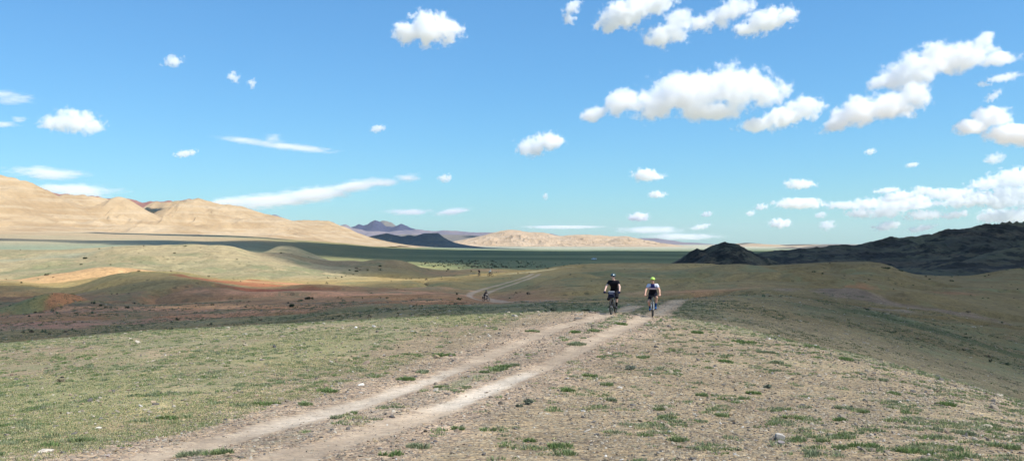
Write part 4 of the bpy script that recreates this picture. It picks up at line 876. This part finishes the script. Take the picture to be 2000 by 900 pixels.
# ---------------------------------------------------------------- riders, bicycles, van
from mathutils import Vector as MV, Matrix
def link_empty(name,loc=(0,0,0),rz=0.,sc=1.):
    e=bpy.data.objects.new(name,None);S.collection.objects.link(e);e.location=loc;e.rotation_euler=(0,0,rz);e.scale=(sc,sc,sc);return e
def body_mesh(name,caps,h,mat_,parent,k=.02,bound=None,cut=None,colf=None):
    """one skin over tapered limbs; caps: (p0,p1,r0,r1[,k])"""
    P0=np.array([c[0] for c in caps]);P1=np.array([c[1] for c in caps]);R=max(max(c[2],c[3]) for c in caps)
    lo=np.minimum(P0,P1).min(0)-R-3*h;hi=np.maximum(P0,P1).max(0)+R+3*h
    ax=[np.arange(lo[i],hi[i],h) for i in range(3)]
    Dd=np.full([len(a) for a in ax],.2,np.float32)
    for c in caps:
        a,b,r0,r1=np.array(c[0],float),np.array(c[1],float),c[2],c[3];kk=c[4] if len(c)>4 else k
        m=max(r0,r1)+.05;l=np.minimum(a,b)-m;u=np.maximum(a,b)+m
        sl=tuple(slice(max(0,int((l[i]-lo[i])/h)),min(Dd.shape[i],int((u[i]-lo[i])/h)+2)) for i in range(3))
        X,Y,Z=np.meshgrid(ax[0][sl[0]],ax[1][sl[1]],ax[2][sl[2]],indexing='ij')
        d=b-a;L=max(d@d,1e-9)
        t=np.clip(((X-a[0])*d[0]+(Y-a[1])*d[1]+(Z-a[2])*d[2])/L,0,1)
        q=np.sqrt((X-a[0]-t*d[0])**2+(Y-a[1]-t*d[1])**2+(Z-a[2]-t*d[2])**2)-(r0+(r1-r0)*t)
        o=Dd[sl];hh=np.clip(.5+.5*(o-q)/kk,0,1)
        Dd[sl]=o*(1-hh)+q*hh-kk*hh*(1-hh)
    if cut is not None:
        X,Y,Z=np.meshgrid(*ax,indexing='ij');Dd=np.maximum(Dd,cut(X,Y,Z))
    V,Q=surface_nets(-Dd,lo,h)
    o=new_mesh(name,V,Q,mat_,parent=parent)
    if colf is not None: set_col(o,colf(V))
    return o
def tube(pts,r,n=10):
    V=[];Q=[];pts=[MV(p) for p in pts];rs=r if isinstance(r,(list,tuple)) else [r]*len(pts)
    up=MV((0,0,1))
    for i,p in enumerate(pts):
        d=(pts[min(i+1,len(pts)-1)]-pts[max(i-1,0)]).normalized()
        a=d.cross(up if abs(d.z)<.95 else MV((1,0,0))).normalized();b=d.cross(a)
        for k in range(n):
            t=2*math.pi*k/n;V.append(list(p+(a*math.cos(t)+b*math.sin(t))*rs[i]))
    for i in range(len(pts)-1):
        for k in range(n): Q.append([i*n+k,i*n+(k+1)%n,(i+1)*n+(k+1)%n,(i+1)*n+k])
    for base in (0,(len(pts)-1)*n):
        c=len(V);V.append(list(np.mean(V[base:base+n],0)))
        for k in range(0,n,2): Q.append([c,base+k,base+(k+1)%n,base+(k+2)%n])
    return V,Q
def join(parts):
    V=[];Q=[]
    for v,q in parts: b=len(V);V+=v;Q+=[[i+b for i in f] for f in q]
    return np.array(V),np.array(Q)
def torus(R,r,y,z,nR=56,nr=10,xs=1.):
    V=[];Q=[]
    for i in range(nR):
        a=2*math.pi*i/nR
        for j in range(nr):
            b=2*math.pi*j/nr;q=R+r*math.cos(b)
            V.append([r*xs*math.sin(b),y+q*math.cos(a),z+q*math.sin(a)])
    for i in range(nR):
        for j in range(nr): Q.append([i*nr+j,((i+1)%nR)*nr+j,((i+1)%nR)*nr+(j+1)%nr,i*nr+(j+1)%nr])
    return V,Q
M_RUB=simple('rubber',(.018,.018,.018),.8);M_ALU=simple('bare_metal',(.45,.45,.46),.35,.9);M_BLK=simple('black_metal',(.02,.02,.022),.4)
M_CLOTH=vcol_mat('cloth',rough=.9,spec=.1,var=.08,scale=40);M_SKIN=vcol_mat('skin',rough=.55,spec=.35,var=.06,scale=20)
def flat(c): return lambda V:np.tile([c],(len(V),1))
def bicycle(frame_col,fork_col,label,steer=0.,bag=None,lod=1.,rack=None,cyc=0.):
    e=link_empty('bicycle');tag(e,label,'bicycle')
    fm=simple('frame_paint',frame_col,.3,spec=.5);fk=simple('fork_paint',fork_col,.3,spec=.5)
    bb=(0,0,.31);ra=(0,.44,.352);fa=(0,-.66,.352);hb=(0,-.53,.71);ht=(0,-.475,.86);sc=(0,.17,.75)
    n=10
    o=new_mesh('frame',*join([tube([ht,hb],.024),tube([(0,-.49,.82),sc],.018),tube([(0,-.52,.735),bb],.024),tube([bb,sc,(0,.2,.83)],.018)]+
        [tube([(s*.02,.17,.74),(s*.065,.42,.37)],.009) for s in(1,-1)]+[tube([(s*.03,.02,.31),(s*.068,.43,.35)],.011) for s in(1,-1)]+[tube([(-.045,0,.31),(.045,0,.31)],.03)]),fm,parent=e)
    post=new_mesh('seatpost',*join([tube([(0,.19,.80),(0,.235,.93)],.0135)]),M_ALU,parent=e)
    # saddle: long nose, wide tail
    sv=[];sq=[]
    prof=[(.08,.018),(.13,.024),(.2,.035),(.27,.062),(.33,.078),(.36,.06)]
    for y,w in prof:
        for t in range(12):
            a=2*math.pi*t/12;sv.append([w*math.cos(a),y,.955+.018*math.sin(a)*(1 if math.sin(a)>0 else 1.6)])
    for i in range(len(prof)-1):
        for t in range(12): sq.append([i*12+t,i*12+(t+1)%12,(i+1)*12+(t+1)%12,(i+1)*12+t])
    for b in (0,60):
        for t in range(1,11,2): sq.append([b,b+t,b+t+1,b+(t+2)%12])
    new_mesh('saddle',np.array(sv),np.array(sq),M_BLK,parent=e)
    def wheel(y,z,rot=0.,piv=None):
        sp=[]
        for i in range(28):
            a=2*math.pi*i/28;s=1 if i%2 else -1
            sp.append(tube([(s*.028,y+.02*math.cos(a+.5),z+.02*math.sin(a+.5)),(0,y+.305*math.cos(a),z+.305*math.sin(a))],.0013,4))
        w=new_mesh('wheel',*join([torus(.311,.011,y,z,xs=1.1)]+sp),M_BLK,parent=e)
        t=new_mesh('tyre',*join([torus(.333,.027,y,z)]),M_RUB,parent=w)
        hbm=new_mesh('hub',*join([tube([(-.06,y,z),(-.03,y,z),(.03,y,z),(.06,y,z)],[.012,.026,.026,.012])]),M_ALU,parent=w)
        br=new_mesh('brake_disc',*join([torus(.07,.008,y,z,32,6,.15)]),M_ALU,parent=w)
        for v in br.data.vertices: v.co.x+=.045
        return w
    fr=wheel(fa[1],fa[2]);rr=wheel(ra[1],ra[2])
    fork=new_mesh('fork',*join([tube([(0,-.535,.70),(0,-.55,.655)],.022),tube([(-.055,-.553,.652),(.055,-.553,.652)],.018)]+[tube([(s*.055,-.55,.655),(s*.055,-.605,.50),(s*.055,-.66,.352)],[.019,.019,.013]) for s in(1,-1)]),fk,parent=e)
    bar=new_mesh('handlebar',*join([tube([(-.37,-.50,.955),(-.2,-.535,.955),(-.06,-.55,.94),(.06,-.55,.94),(.2,-.535,.955),(.37,-.50,.955)],.0145),tube([(0,-.475,.87),(0,-.55,.94)],.02)]+[tube([(s*.2,-.54,.955),(s*.22,-.60,.94),(s*.30,-.59,.93)],.006,6) for s in(1,-1)]),M_BLK,parent=e)
    for s in(1,-1): new_mesh('grip',*join([tube([(s*.25,-.527,.956),(s*.375,-.499,.956)],.0175)]),M_RUB,parent=bar)
    cr=new_mesh('crankset',*join([tube([(.06,0,.31),(.085,-.17*math.cos(cyc),.31+.17*math.sin(cyc))],.012),tube([(-.06,0,.31),(-.085,.17*math.cos(cyc),.31-.17*math.sin(cyc))],.012),torus(.08,.006,0,.31,32,6,.6)]),M_BLK,parent=e)
    for s in(1,-1):
        y=-s*.17*math.cos(cyc);z=.31+s*.17*math.sin(cyc)
        new_mesh('pedal',*join([tube([(s*.085,y,z),(s*.10,y-.0,z),(s*.17,y,z)],[.006,.03,.03],8)]),M_BLK,parent=cr)
    if steer:
        piv=MV((0,-.53,.71));ax=(MV(ht)-MV(hb)).normalized();Rm=Matrix.Translation(piv)@Matrix.Rotation(steer,4,ax)@Matrix.Translation(-piv)
        for o in [fork,fr,bar]+list(fr.children)+list(bar.children): o.data.transform(Rm)
    if bag:
        g=body_mesh('handlebar_bag',[((-.08,-.64,.93),(.08,-.64,.93),.07,.07),((-.08,-.63,.83),(.08,-.63,.83),.065,.065),((-.07,-.62,.78),(.07,-.62,.78),.055,.055)],.012,M_CLOTH,e,k=.03,colf=flat(bag))
        body_mesh('bag_lid',[((-.12,-.645,1.0),(.12,-.645,1.0),.02,.02)],.008,M_CLOTH,g,colf=flat((.5,.52,.55)))
        body_mesh('bag_strap',[((-.10,-.71,.92),(.10,-.71,.92),.012,.012)],.008,M_CLOTH,g,colf=flat((.2,.23,.32)))
    if rack:
        for s in(1,-1):
            body_mesh('pannier',[((s*.13,.40,.72),(s*.13,.62,.72),.06,.06),((s*.13,.42,.5),(s*.13,.60,.5),.055,.055)],.015,M_CLOTH,e,k=.06,colf=flat(rack))
    return e
def knee(hip,ank,l1,l2,out):
    h=np.array(hip);a=np.array(ank);d=a-h;L=min(np.linalg.norm(d),l1+l2-.002);u=d/np.linalg.norm(d)
    x=(l1*l1-l2*l2+L*L)/(2*L);y=math.sqrt(max(l1*l1-x*x,0));f=np.array(out,float);f-=f@u*u;f/=np.linalg.norm(f)
    return h+u*x+f*y
def rider(label,skin,shirt,shorts,short_len,shoe,sock,helmet,hair,gloves=None,h=.0065,jersey=None,cyc=0.,glass=True,fine=True,turn=0.):
    e=link_empty('person');tag(e,label,'person')
    hip0=np.array((0,.20,1.03));C=[]
    sh=np.array((0,-.12,1.44));hd=np.array((0,-.20,1.635))
    torso=[((-.07,.21,1.04),(.07,.21,1.04),.118,.118,.06),((-.055,.12,1.15),(.055,.12,1.15),.105,.105,.06),((-.065,.0,1.29),(.065,.0,1.29),.115,.115,.06),((-.085,-.07,1.36),(.085,-.07,1.36),.108,.108,.06),((-.15,-.10,1.425),(.15,-.10,1.425),.062,.062,.05)]
    arm={};leg={}
    for s in(1,-1):
        S0=np.array((s*.185,-.10,1.42));Wt=np.array((s*.325,-.475,1.005))
        el=knee(S0,Wt,.30,.285,(s*1.,.35,-.35))
        arm[s]=(S0,el,Wt)
        py=-s*.17*math.cos(cyc);pz=.31+s*.17*math.sin(cyc)
        H0=np.array((s*.09,.20,1.0));A=np.array((s*.125,py+.085,pz+.105));K=knee(H0,A,.44,.43,(s*.22,-1,.25))
        leg[s]=(H0,K,A,np.array((s*.13,py,pz+.03)))
    def hand(s,g=0.):
        W=arm[s][2];c=[(W,(s*.325,-.505,.988),.026+g,.03+g,.02),((s*.30,-.515,.985),(s*.355,-.505,.985),.021+g,.021+g,.012)]
        for i,(dx,ln) in enumerate(((.282,.9),(.304,1.),(.327,1.02),(.350,.85))):
            x=s*dx;b=.006*i
            yk=-.535+b
            c+=[((x,-.51+b,.99),(x,yk-.012,.984),.0105+g,.010+g,.006),((x,yk-.012,.984),(x,yk-.03*ln,.957),.010+g,.0092+g,.004),((x,yk-.03*ln,.957),(x,yk-.018,.932),.0092+g,.0085+g,.004),((x,yk-.018,.932),(x,yk+.006,.930),.0085+g,.0078+g,.004)]
        c+=[((s*.30,-.49,.985),(s*.268,-.505,.968),.0135+g,.0115+g,.008),((s*.268,-.505,.968),(s*.262,-.533,.94),.0115+g,.010+g,.004),((s*.262,-.533,.94),(s*.278,-.548,.930),.010+g,.009+g,.004)]
        return c
    C+=torso
    for s in(1,-1):
        a=arm[s];C+=[(a[0],a[1],.052,.041,.03),(a[1],a[2],.043,.027,.02)]+(hand(s) if fine else [(a[2],(s*.325,-.53,.96),.028,.034,.02)])
        l=leg[s];C+=[(l[0],l[1],.085,.056,.05),(l[1],l[2],.056,.034,.03),((l[1]*.72+l[2]*.28)+np.array((0,.02,0)),(l[1]*.45+l[2]*.55)+np.array((0,.012,0)),.05,.038,.03),(l[2],l[2]+np.array((0,.02,-.05)),.034,.036,.02),(l[2]+np.array((0,.015,-.05)),l[3]+np.array((0,-.10,0)),.036,.03,.02)]
    C+=[((0,-.10,1.44),hd+np.array((0,.03,-.07)),.058,.052,.03),
        (hd+np.array((0,.02,.015)),hd+np.array((0,-.015,.02)),.085,.083,.03),(hd+np.array((0,-.02,-.02)),hd+np.array((0,-.048,-.075)),.066,.043,.03),
        (hd+np.array((0,-.085,.005)),hd+np.array((0,-.108,-.028)),.010,.014,.01),          # nose
        (hd+np.array((-.02,-.085,-.062)),hd+np.array((.02,-.085,-.062)),.009,.009,.008),   # lips
        (hd+np.array((-.035,-.086,.025)),hd+np.array((.035,-.086,.025)),.010,.010,.012)]   # brow
    for s in(1,-1): C.append((hd+np.array((s*.078,.012,.01)),hd+np.array((s*.080,.006,-.022)),.013,.010,.008))
    def skincol(V):
        c=np.tile([skin],(len(V),1)).astype(float)
        f=np.exp(-((V-(hd+np.array((0,-.1,-.062))))**2/np.array((.02,.02,.007))**2).sum(1));c=c*(1-f[:,None]*.4)+np.array((.45,.16,.13))*f[:,None]*.4
        return c
    body=body_mesh('body',C,h if fine else .02,M_SKIN,e,colf=skincol)
    # eyes
    if fine:
        for s in(1,-1): body_mesh('eye',[(hd+np.array((s*.031,-.082,.005)),hd+np.array((s*.031,-.084,.005)),.011,.011)],.004,M_CLOTH,e,colf=lambda V:np.where(((V-(hd+np.array((0,-.095,.005))))[:,1:2]<.0),[[.03,.02,.02]],[[.7,.7,.68]]))
    # shirt
    g=.012;T=[(a,b,r0+g,r1+g,k) for a,b,r0,r1,k in torso]+[((0,-.10,1.44),(0,-.12,1.475),.066,.064,.02)]
    for s in(1,-1):
        a=arm[s];T.append((a[0],a[0]*.42+a[1]*.58,.066,.063,.03))
    def cutT(X,Y,Z):
        c=.99-Z
        for s in(1,-1):
            a=arm[s];d=a[1]-a[0];d=d/np.linalg.norm(d);t=(X-a[0][0])*d[0]+(Y-a[0][1])*d[1]+(Z-a[0][2])*d[2]
            c=np.maximum(c,np.where(X*s>.15,t-.165,-1))
        return np.maximum(c,Z-1.485)
    body_mesh('shirt',T,h*1.3 if fine else .022,M_CLOTH,e,cut=cutT,colf=jersey or flat(shirt))
    # shorts
    L=[((-.07,.21,1.02),(.07,.21,1.02),.128,.128,.06)]
    for s in(1,-1):
        l=leg[s];L.append((l[0],l[0]*(1-short_len)+l[1]*short_len,.098,.098-.022*short_len,.05))
    body_mesh('shorts',L,h*1.3 if fine else .022,M_CLOTH,e,cut=lambda X,Y,Z:Z-1.06,colf=flat(shorts))
    for s in(1,-1):
        l=leg[s];f=l[3]
        if sock is not None: body_mesh('sock',[(l[1]*.42+l[2]*.58,l[2],.046,.04),(l[2],l[2]+np.array((0,.02,-.04)),.04,.042)],.01 if fine else .02,M_CLOTH,e,colf=flat(sock))
        body_mesh('shoe',[(l[2]+np.array((0,.03,-.055)),f+np.array((0,.02,.015)),.043,.04),(f+np.array((0,.02,.012)),f+np.array((s*.008,-.125,.005)),.042,.033),(l[2]+np.array((0,.01,-.02)),l[2]+np.array((0,.02,-.05)),.042,.042)],.008 if fine else .018,M_CLOTH,e,k=.02,colf=flat(shoe))
        if gloves is not None: body_mesh('glove',hand(s,.0035) if fine else [(arm[s][2],(s*.325,-.53,.96),.034,.038)],.0055 if fine else .015,M_CLOTH,e,colf=flat(gloves))
    # hair and helmet
    if hair is not None: body_mesh('hair',[(hd+np.array((0,.04,.01)),hd+np.array((0,.06,-.06)),.083,.06),(hd+np.array((-.05,.02,-.01)),hd+np.array((.05,.02,-.01)),.04,.04)],.008 if fine else .02,M_CLOTH,e,k=.03,colf=flat(hair))
    HV=[];HQ=[];nu_,nv=40,16
    for i in range(nv+1):
        ph=i/nv*math.pi*.5
        for j in range(nu_):
            a=2*math.pi*j/nu_;rx,ry,rz=.098,.138,.105
            groove=1-.05*max(0,math.cos(a*2+math.pi))*0
            w=math.cos(ph);x=rx*w*math.sin(a);y=ry*w*math.cos(a)+.01;z=rz*math.sin(ph)
            if i==0: z-=.02+.012*math.cos(a)
            HV.append([x,y,z])
    for i in range(nv):
        for j in range(nu_): HQ.append([i*nu_+j,i*nu_+(j+1)%nu_,(i+1)*nu_+(j+1)%nu_,(i+1)*nu_+j])
    HV=np.array(HV);r=1+.035*np.cos(HV[:,0]/.098*8.5)*(HV[:,2]>.015);HV=HV*[1,1,1]*r[:,None]+hd+np.array((0,0,.035))
    hm=new_mesh('helmet',HV,np.array(HQ),simple('helmet_shell',helmet,.25,spec=.5),parent=e)
    md=hm.modifiers.new('shell','SOLIDIFY');md.thickness=.012
    vv=[]
    for x0 in(-.052,-.018,.018,.052):
        for (y0,y1) in ((-.10,-.03),(-.01,.07)):
            zz=lambda y:.035+.105*math.sqrt(max(0,1-(x0/.098)**2-((y-.01)/.138)**2))*1.035
            vv.append(tube([tuple(hd+np.array((x0,y,zz(y)-.002))) for y in np.linspace(y0,y1,5)],[.003,.0075,.0085,.0075,.003],8))
    new_mesh('vent',*join(vv),M_BLK,parent=hm)
    if glass:
        new_mesh('sunglasses',*join([tube([tuple(hd+np.array((x,-.098+abs(x)*.35+ (x*x)*4,.006))) for x in np.linspace(-.066,.066,9)],[.004,.014,.017,.014,.007,.014,.017,.014,.004],8)]+[tube([tuple(hd+np.array((s*.066,-.06,.008))),tuple(hd+np.array((s*.084,.005,.012)))],.003,6) for s in(1,-1)]),simple('dark_lens',(.01,.012,.02),.1,spec=.8),parent=e)
    return e
def put(e,x,y,z,rz,sc): e.location=(x,y,z);e.rotation_euler=(0,0,rz);e.scale=(sc,sc,sc)
def groundz(x,y): return float(height(np.array([x]),np.array([y]))[0])
def station(px,py,Yd=None,a=20,b=300):
    p=hit(px,py,a,b) if Yd is None else P(px,py,Yd)
    return p[0],p[1],groundz(p[0],p[1])
# the two near riders, just short of the crest
def ride_at(px,Yd,rz,sc,b,r):
    X=(px-CX)/F*Yd;f=np.array([math.sin(rz)*.66*sc,-math.cos(rz)*.66*sc]);q=np.array([-math.sin(rz)*.44*sc,math.cos(rz)*.44*sc])
    zf=groundz(X+f[0],Yd+f[1]);zr=groundz(X+q[0],Yd+q[1]);z=zf*.4+zr*.6
    pitch=math.atan2(zf-zr,1.1*sc)
    for e in (b,r): put(e,X,Yd,z+.44*0,rz,sc);e.rotation_euler=(-pitch,0,rz)
    # lift so that the higher wheel rests on the ground
    for e in (b,r): e.location.z=zr+(zf-zr)*.4-.006
b1=bicycle((.03,.03,.035),(.03,.03,.03),'dark bicycle with a navy handlebar bag, under the rider in black',steer=.0,bag=(.018,.022,.045),cyc=-.35)
r1=rider('cyclist in black top and dark teal helmet riding toward us on the left rut',(.62,.40,.31),(.012,.012,.017),(.012,.012,.015),1.16,(.05,.05,.055),(.012,.012,.014),(.02,.06,.08),(.16,.07,.04),gloves=(.015,.02,.05),cyc=-.35)
ride_at(1199,38.4,-.29,1.0,b1,r1)
def jersey2(V):
    c=np.tile([(.012,.012,.02)],(len(V),1)).astype(float)
    x,y,z=V.T;out=np.abs(x)
    n=.0
    white=(z>1.335)&(out>.085+.25*np.maximum(0,1.40-z));c[white]=(.62,.62,.72)
    nav=(z>1.30)&~white;c[nav]=(.02,.025,.11)
    st=(z>1.225)&(z<=1.30);c[st]=(.60,.50,.62)
    slv=(out>.19)&(z>1.27);c[slv]=(.60,.60,.70)
    tip=(out>.235)&(z<1.335);c[tip]=(.05,.07,.3)
    c[(y>.12)]=(.012,.012,.02)
    return c
b2=bicycle((.25,.27,.28),(.5,.52,.52),'bicycle with a pale fork, under the rider in the white and navy jersey',cyc=.22)
r2=rider('cyclist in white and navy jersey and lime helmet riding beside the black clad one',(.56,.31,.21),None,(.012,.012,.02),.62,(.03,.11,.30),(.03,.07,.2),(.40,.64,.08),(.05,.03,.02),cyc=.22,jersey=jersey2)
ride_at(1275,37.6,-.19,.955,b2,r2)
def far_pair(px,py,rz,sc,shirt,shorts,helm,blabel,rlabel,frame=(.03,.03,.03),rack=None,skin=(.35,.2,.14),sl=.7):
    x,y,z=station(px,py,a=100,b=300)
    b=bicycle(frame,(.05,.05,.05),blabel,rack=rack,cyc=.3);r=rider(rlabel,skin,shirt,shorts,sl,(.02,.02,.02),None,helm,None,cyc=.3,fine=False,glass=False)
    for e in (b,r): put(e,x,y,z,rz,sc)
far_pair(948,588.5,.75,1.08,(.015,.015,.02),(.012,.012,.015),(.03,.04,.08),'bicycle with dark panniers on the bend of the dirt track','lone cyclist in black on the bend of the dirt track',rack=(.015,.015,.015),sl=1.2)
far_pair(957,539,1.0,1.08,(.8,.8,.7),(.02,.02,.02),(.75,.75,.7),'bicycle of the distant rider in white on the sunlit crest','distant cyclist in a white shirt on the sunlit crest')
far_pair(936,540,-.3,1.08,(.02,.02,.03),(.015,.015,.02),(.03,.03,.05),'bicycle of the distant rider in dark clothes on the sunlit crest','distant cyclist in dark clothes on the sunlit crest, behind the white shirted one')
# van on the plain
def van():
    x,y,z=station(1160,508,a=600,b=1800)
    e=link_empty('van',(x,y,z),math.radians(12));tag(e,'tiny white van driving across the far green plain','van')
    prof=[(-2.45,.45),(-2.5,.95),(-2.3,1.15),(-1.75,1.3),(-1.15,1.98),(-.9,2.1),(2.2,2.12),(2.42,1.95),(2.5,.9),(2.45,.42)]
    V=[];Q=[];n=len(prof)
    for yy,sx in ((-.98,1.),(-.9,1.),(.9,1.),(.98,1.)):
        for px,pz in prof:
            k=0.04 if abs(yy)>.95 else 0
            V.append([px*(1-k*.5),yy*(1 if pz<1.3 else .93),pz*(1-k)+k*.9])
    for i in range(3):
        for j in range(n-1): Q.append([i*n+j,i*n+j+1,(i+1)*n+j+1,(i+1)*n+j])
        Q.append([i*n+n-1,i*n,(i+1)*n,(i+1)*n+n-1])
    for b in (0,3*n):
        for j in range(1,n-2,2): Q.append([b,b+j,b+j+1,b+j+2])
        
    new_mesh('body',np.array(V),np.array(Q),simple('white_paint',(.7,.7,.7),.35,spec=.5),smooth=False,parent=e)
    gl=simple('dark_glass',(.02,.025,.03),.08,spec=.8)
    def pane(pts,name='window'):
        A=np.array(pts,float);nn=np.cross(A[1]-A[0],A[3]-A[0]);nn/=np.linalg.norm(nn);B=A-nn*.03
        new_mesh(name,np.vstack([A+nn*.006,B]),np.array([[0,1,2,3],[7,6,5,4],[0,4,5,1],[1,5,6,2],[2,6,7,3],[3,7,4,0]]),gl,smooth=False,parent=e)
    pane([(-1.7,.8,1.37),(-1.7,-.8,1.37),(-1.2,-.76,1.95),(-1.2,.76,1.95)],'windscreen')
    for s in(1,-1):
        for a,b in ((-1.25,-.35),(-.25,.9),(1.0,2.2)):
            q=[(a,s*.945,1.3),(b,s*.945,1.3),(b-.03,s*.915,1.9),(a+.2 if a<-1 else a,s*.915,1.9)]
            pane(q if s<0 else q[::-1])
    for px in(-1.6,1.55):
        for s in(1,-1):
            w=new_mesh('wheel',*join([tube([(px,s*.98,.36),(px,s*.76,.36)],.36,20)]),M_RUB,parent=e)
            new_mesh('rim',*join([tube([(px,s*.995,.36),(px,s*.90,.36)],.2,16)]),M_ALU,parent=w)
    for s in(1,-1): new_mesh('headlight',*join([tube([(-2.53,s*.72,.88),(-2.40,s*.72,.88)],.12,12)]),simple('lamp_glass',(.7,.7,.7),.1),parent=e)
van()
# ---------------------------------------------------------------- sky, sun, camera
w=bpy.data.worlds.new('World');S.world=w;w.use_nodes=True;nt=w.node_tree
sk=nt.nodes.new('ShaderNodeTexSky');sk.sky_type='NISHITA';sk.sun_disc=False
EL=math.radians(55);AZ=(.90,-.43)
sk.sun_elevation=EL;sk.sun_rotation=math.atan2(AZ[0],AZ[1])
sk.air_density=1;sk.dust_density=.3;sk.ozone_density=6;sk.altitude=0
bw=nt.nodes.new('ShaderNodeRGBToBW');nt.links.new(sk.outputs[0],bw.inputs[0])
L=math_(nt,'MULTIPLY',bw.outputs[0],.1)
k=math_(nt,'MULTIPLY',math_(nt,'POWER',math_(nt,'MAXIMUM',L,.02),-.17),.78)
vm=nt.nodes.new('ShaderNodeVectorMath');vm.operation='SCALE';nt.links.new(sk.outputs[0],vm.inputs[0]);nt.links.new(k,vm.inputs['Scale'])
vt=nt.nodes.new('ShaderNodeVectorMath');vt.operation='MULTIPLY';nt.links.new(vm.outputs[0],vt.inputs[0]);vt.inputs[1].default_value=(.785,1.21,1.345)
hs=nt.nodes.new('ShaderNodeHueSaturation');hs.inputs['Saturation'].default_value=1.0;nt.links.new(vt.outputs[0],hs.inputs['Color'])
nt.links.new(hs.outputs[0],nt.nodes['Background'].inputs[0]);nt.nodes['Background'].inputs[1].default_value=.1
from mathutils import Vector
SD=Vector((AZ[0]*math.cos(EL),AZ[1]*math.cos(EL),math.sin(EL))).normalized()
l=bpy.data.lights.new('sun','SUN');l.energy=4.6;l.angle=math.radians(.5);l.color=(1,.955,.88)
lo=bpy.data.objects.new('sun',l);lo.rotation_euler=SD.to_track_quat('Z','Y').to_euler();S.collection.objects.link(lo)
c=bpy.data.cameras.new('camera');c.sensor_width=36;c.lens=36*F/2000;c.shift_y=.0125;c.clip_end=300000;c.clip_start=.1
co=bpy.data.objects.new('camera',c);co.location=(0,0,ZC);co.rotation_euler=(math.pi/2,0,0);S.collection.objects.link(co);S.camera=co
S.view_settings.view_transform='Standard';S.view_settings.look='None';S.view_settings.exposure=.36;S.view_settings.gamma=1
S.cycles.volume_bounces=24;S.cycles.max_bounces=26;S.cycles.diffuse_bounces=3
S.cycles.adaptive_threshold=.015
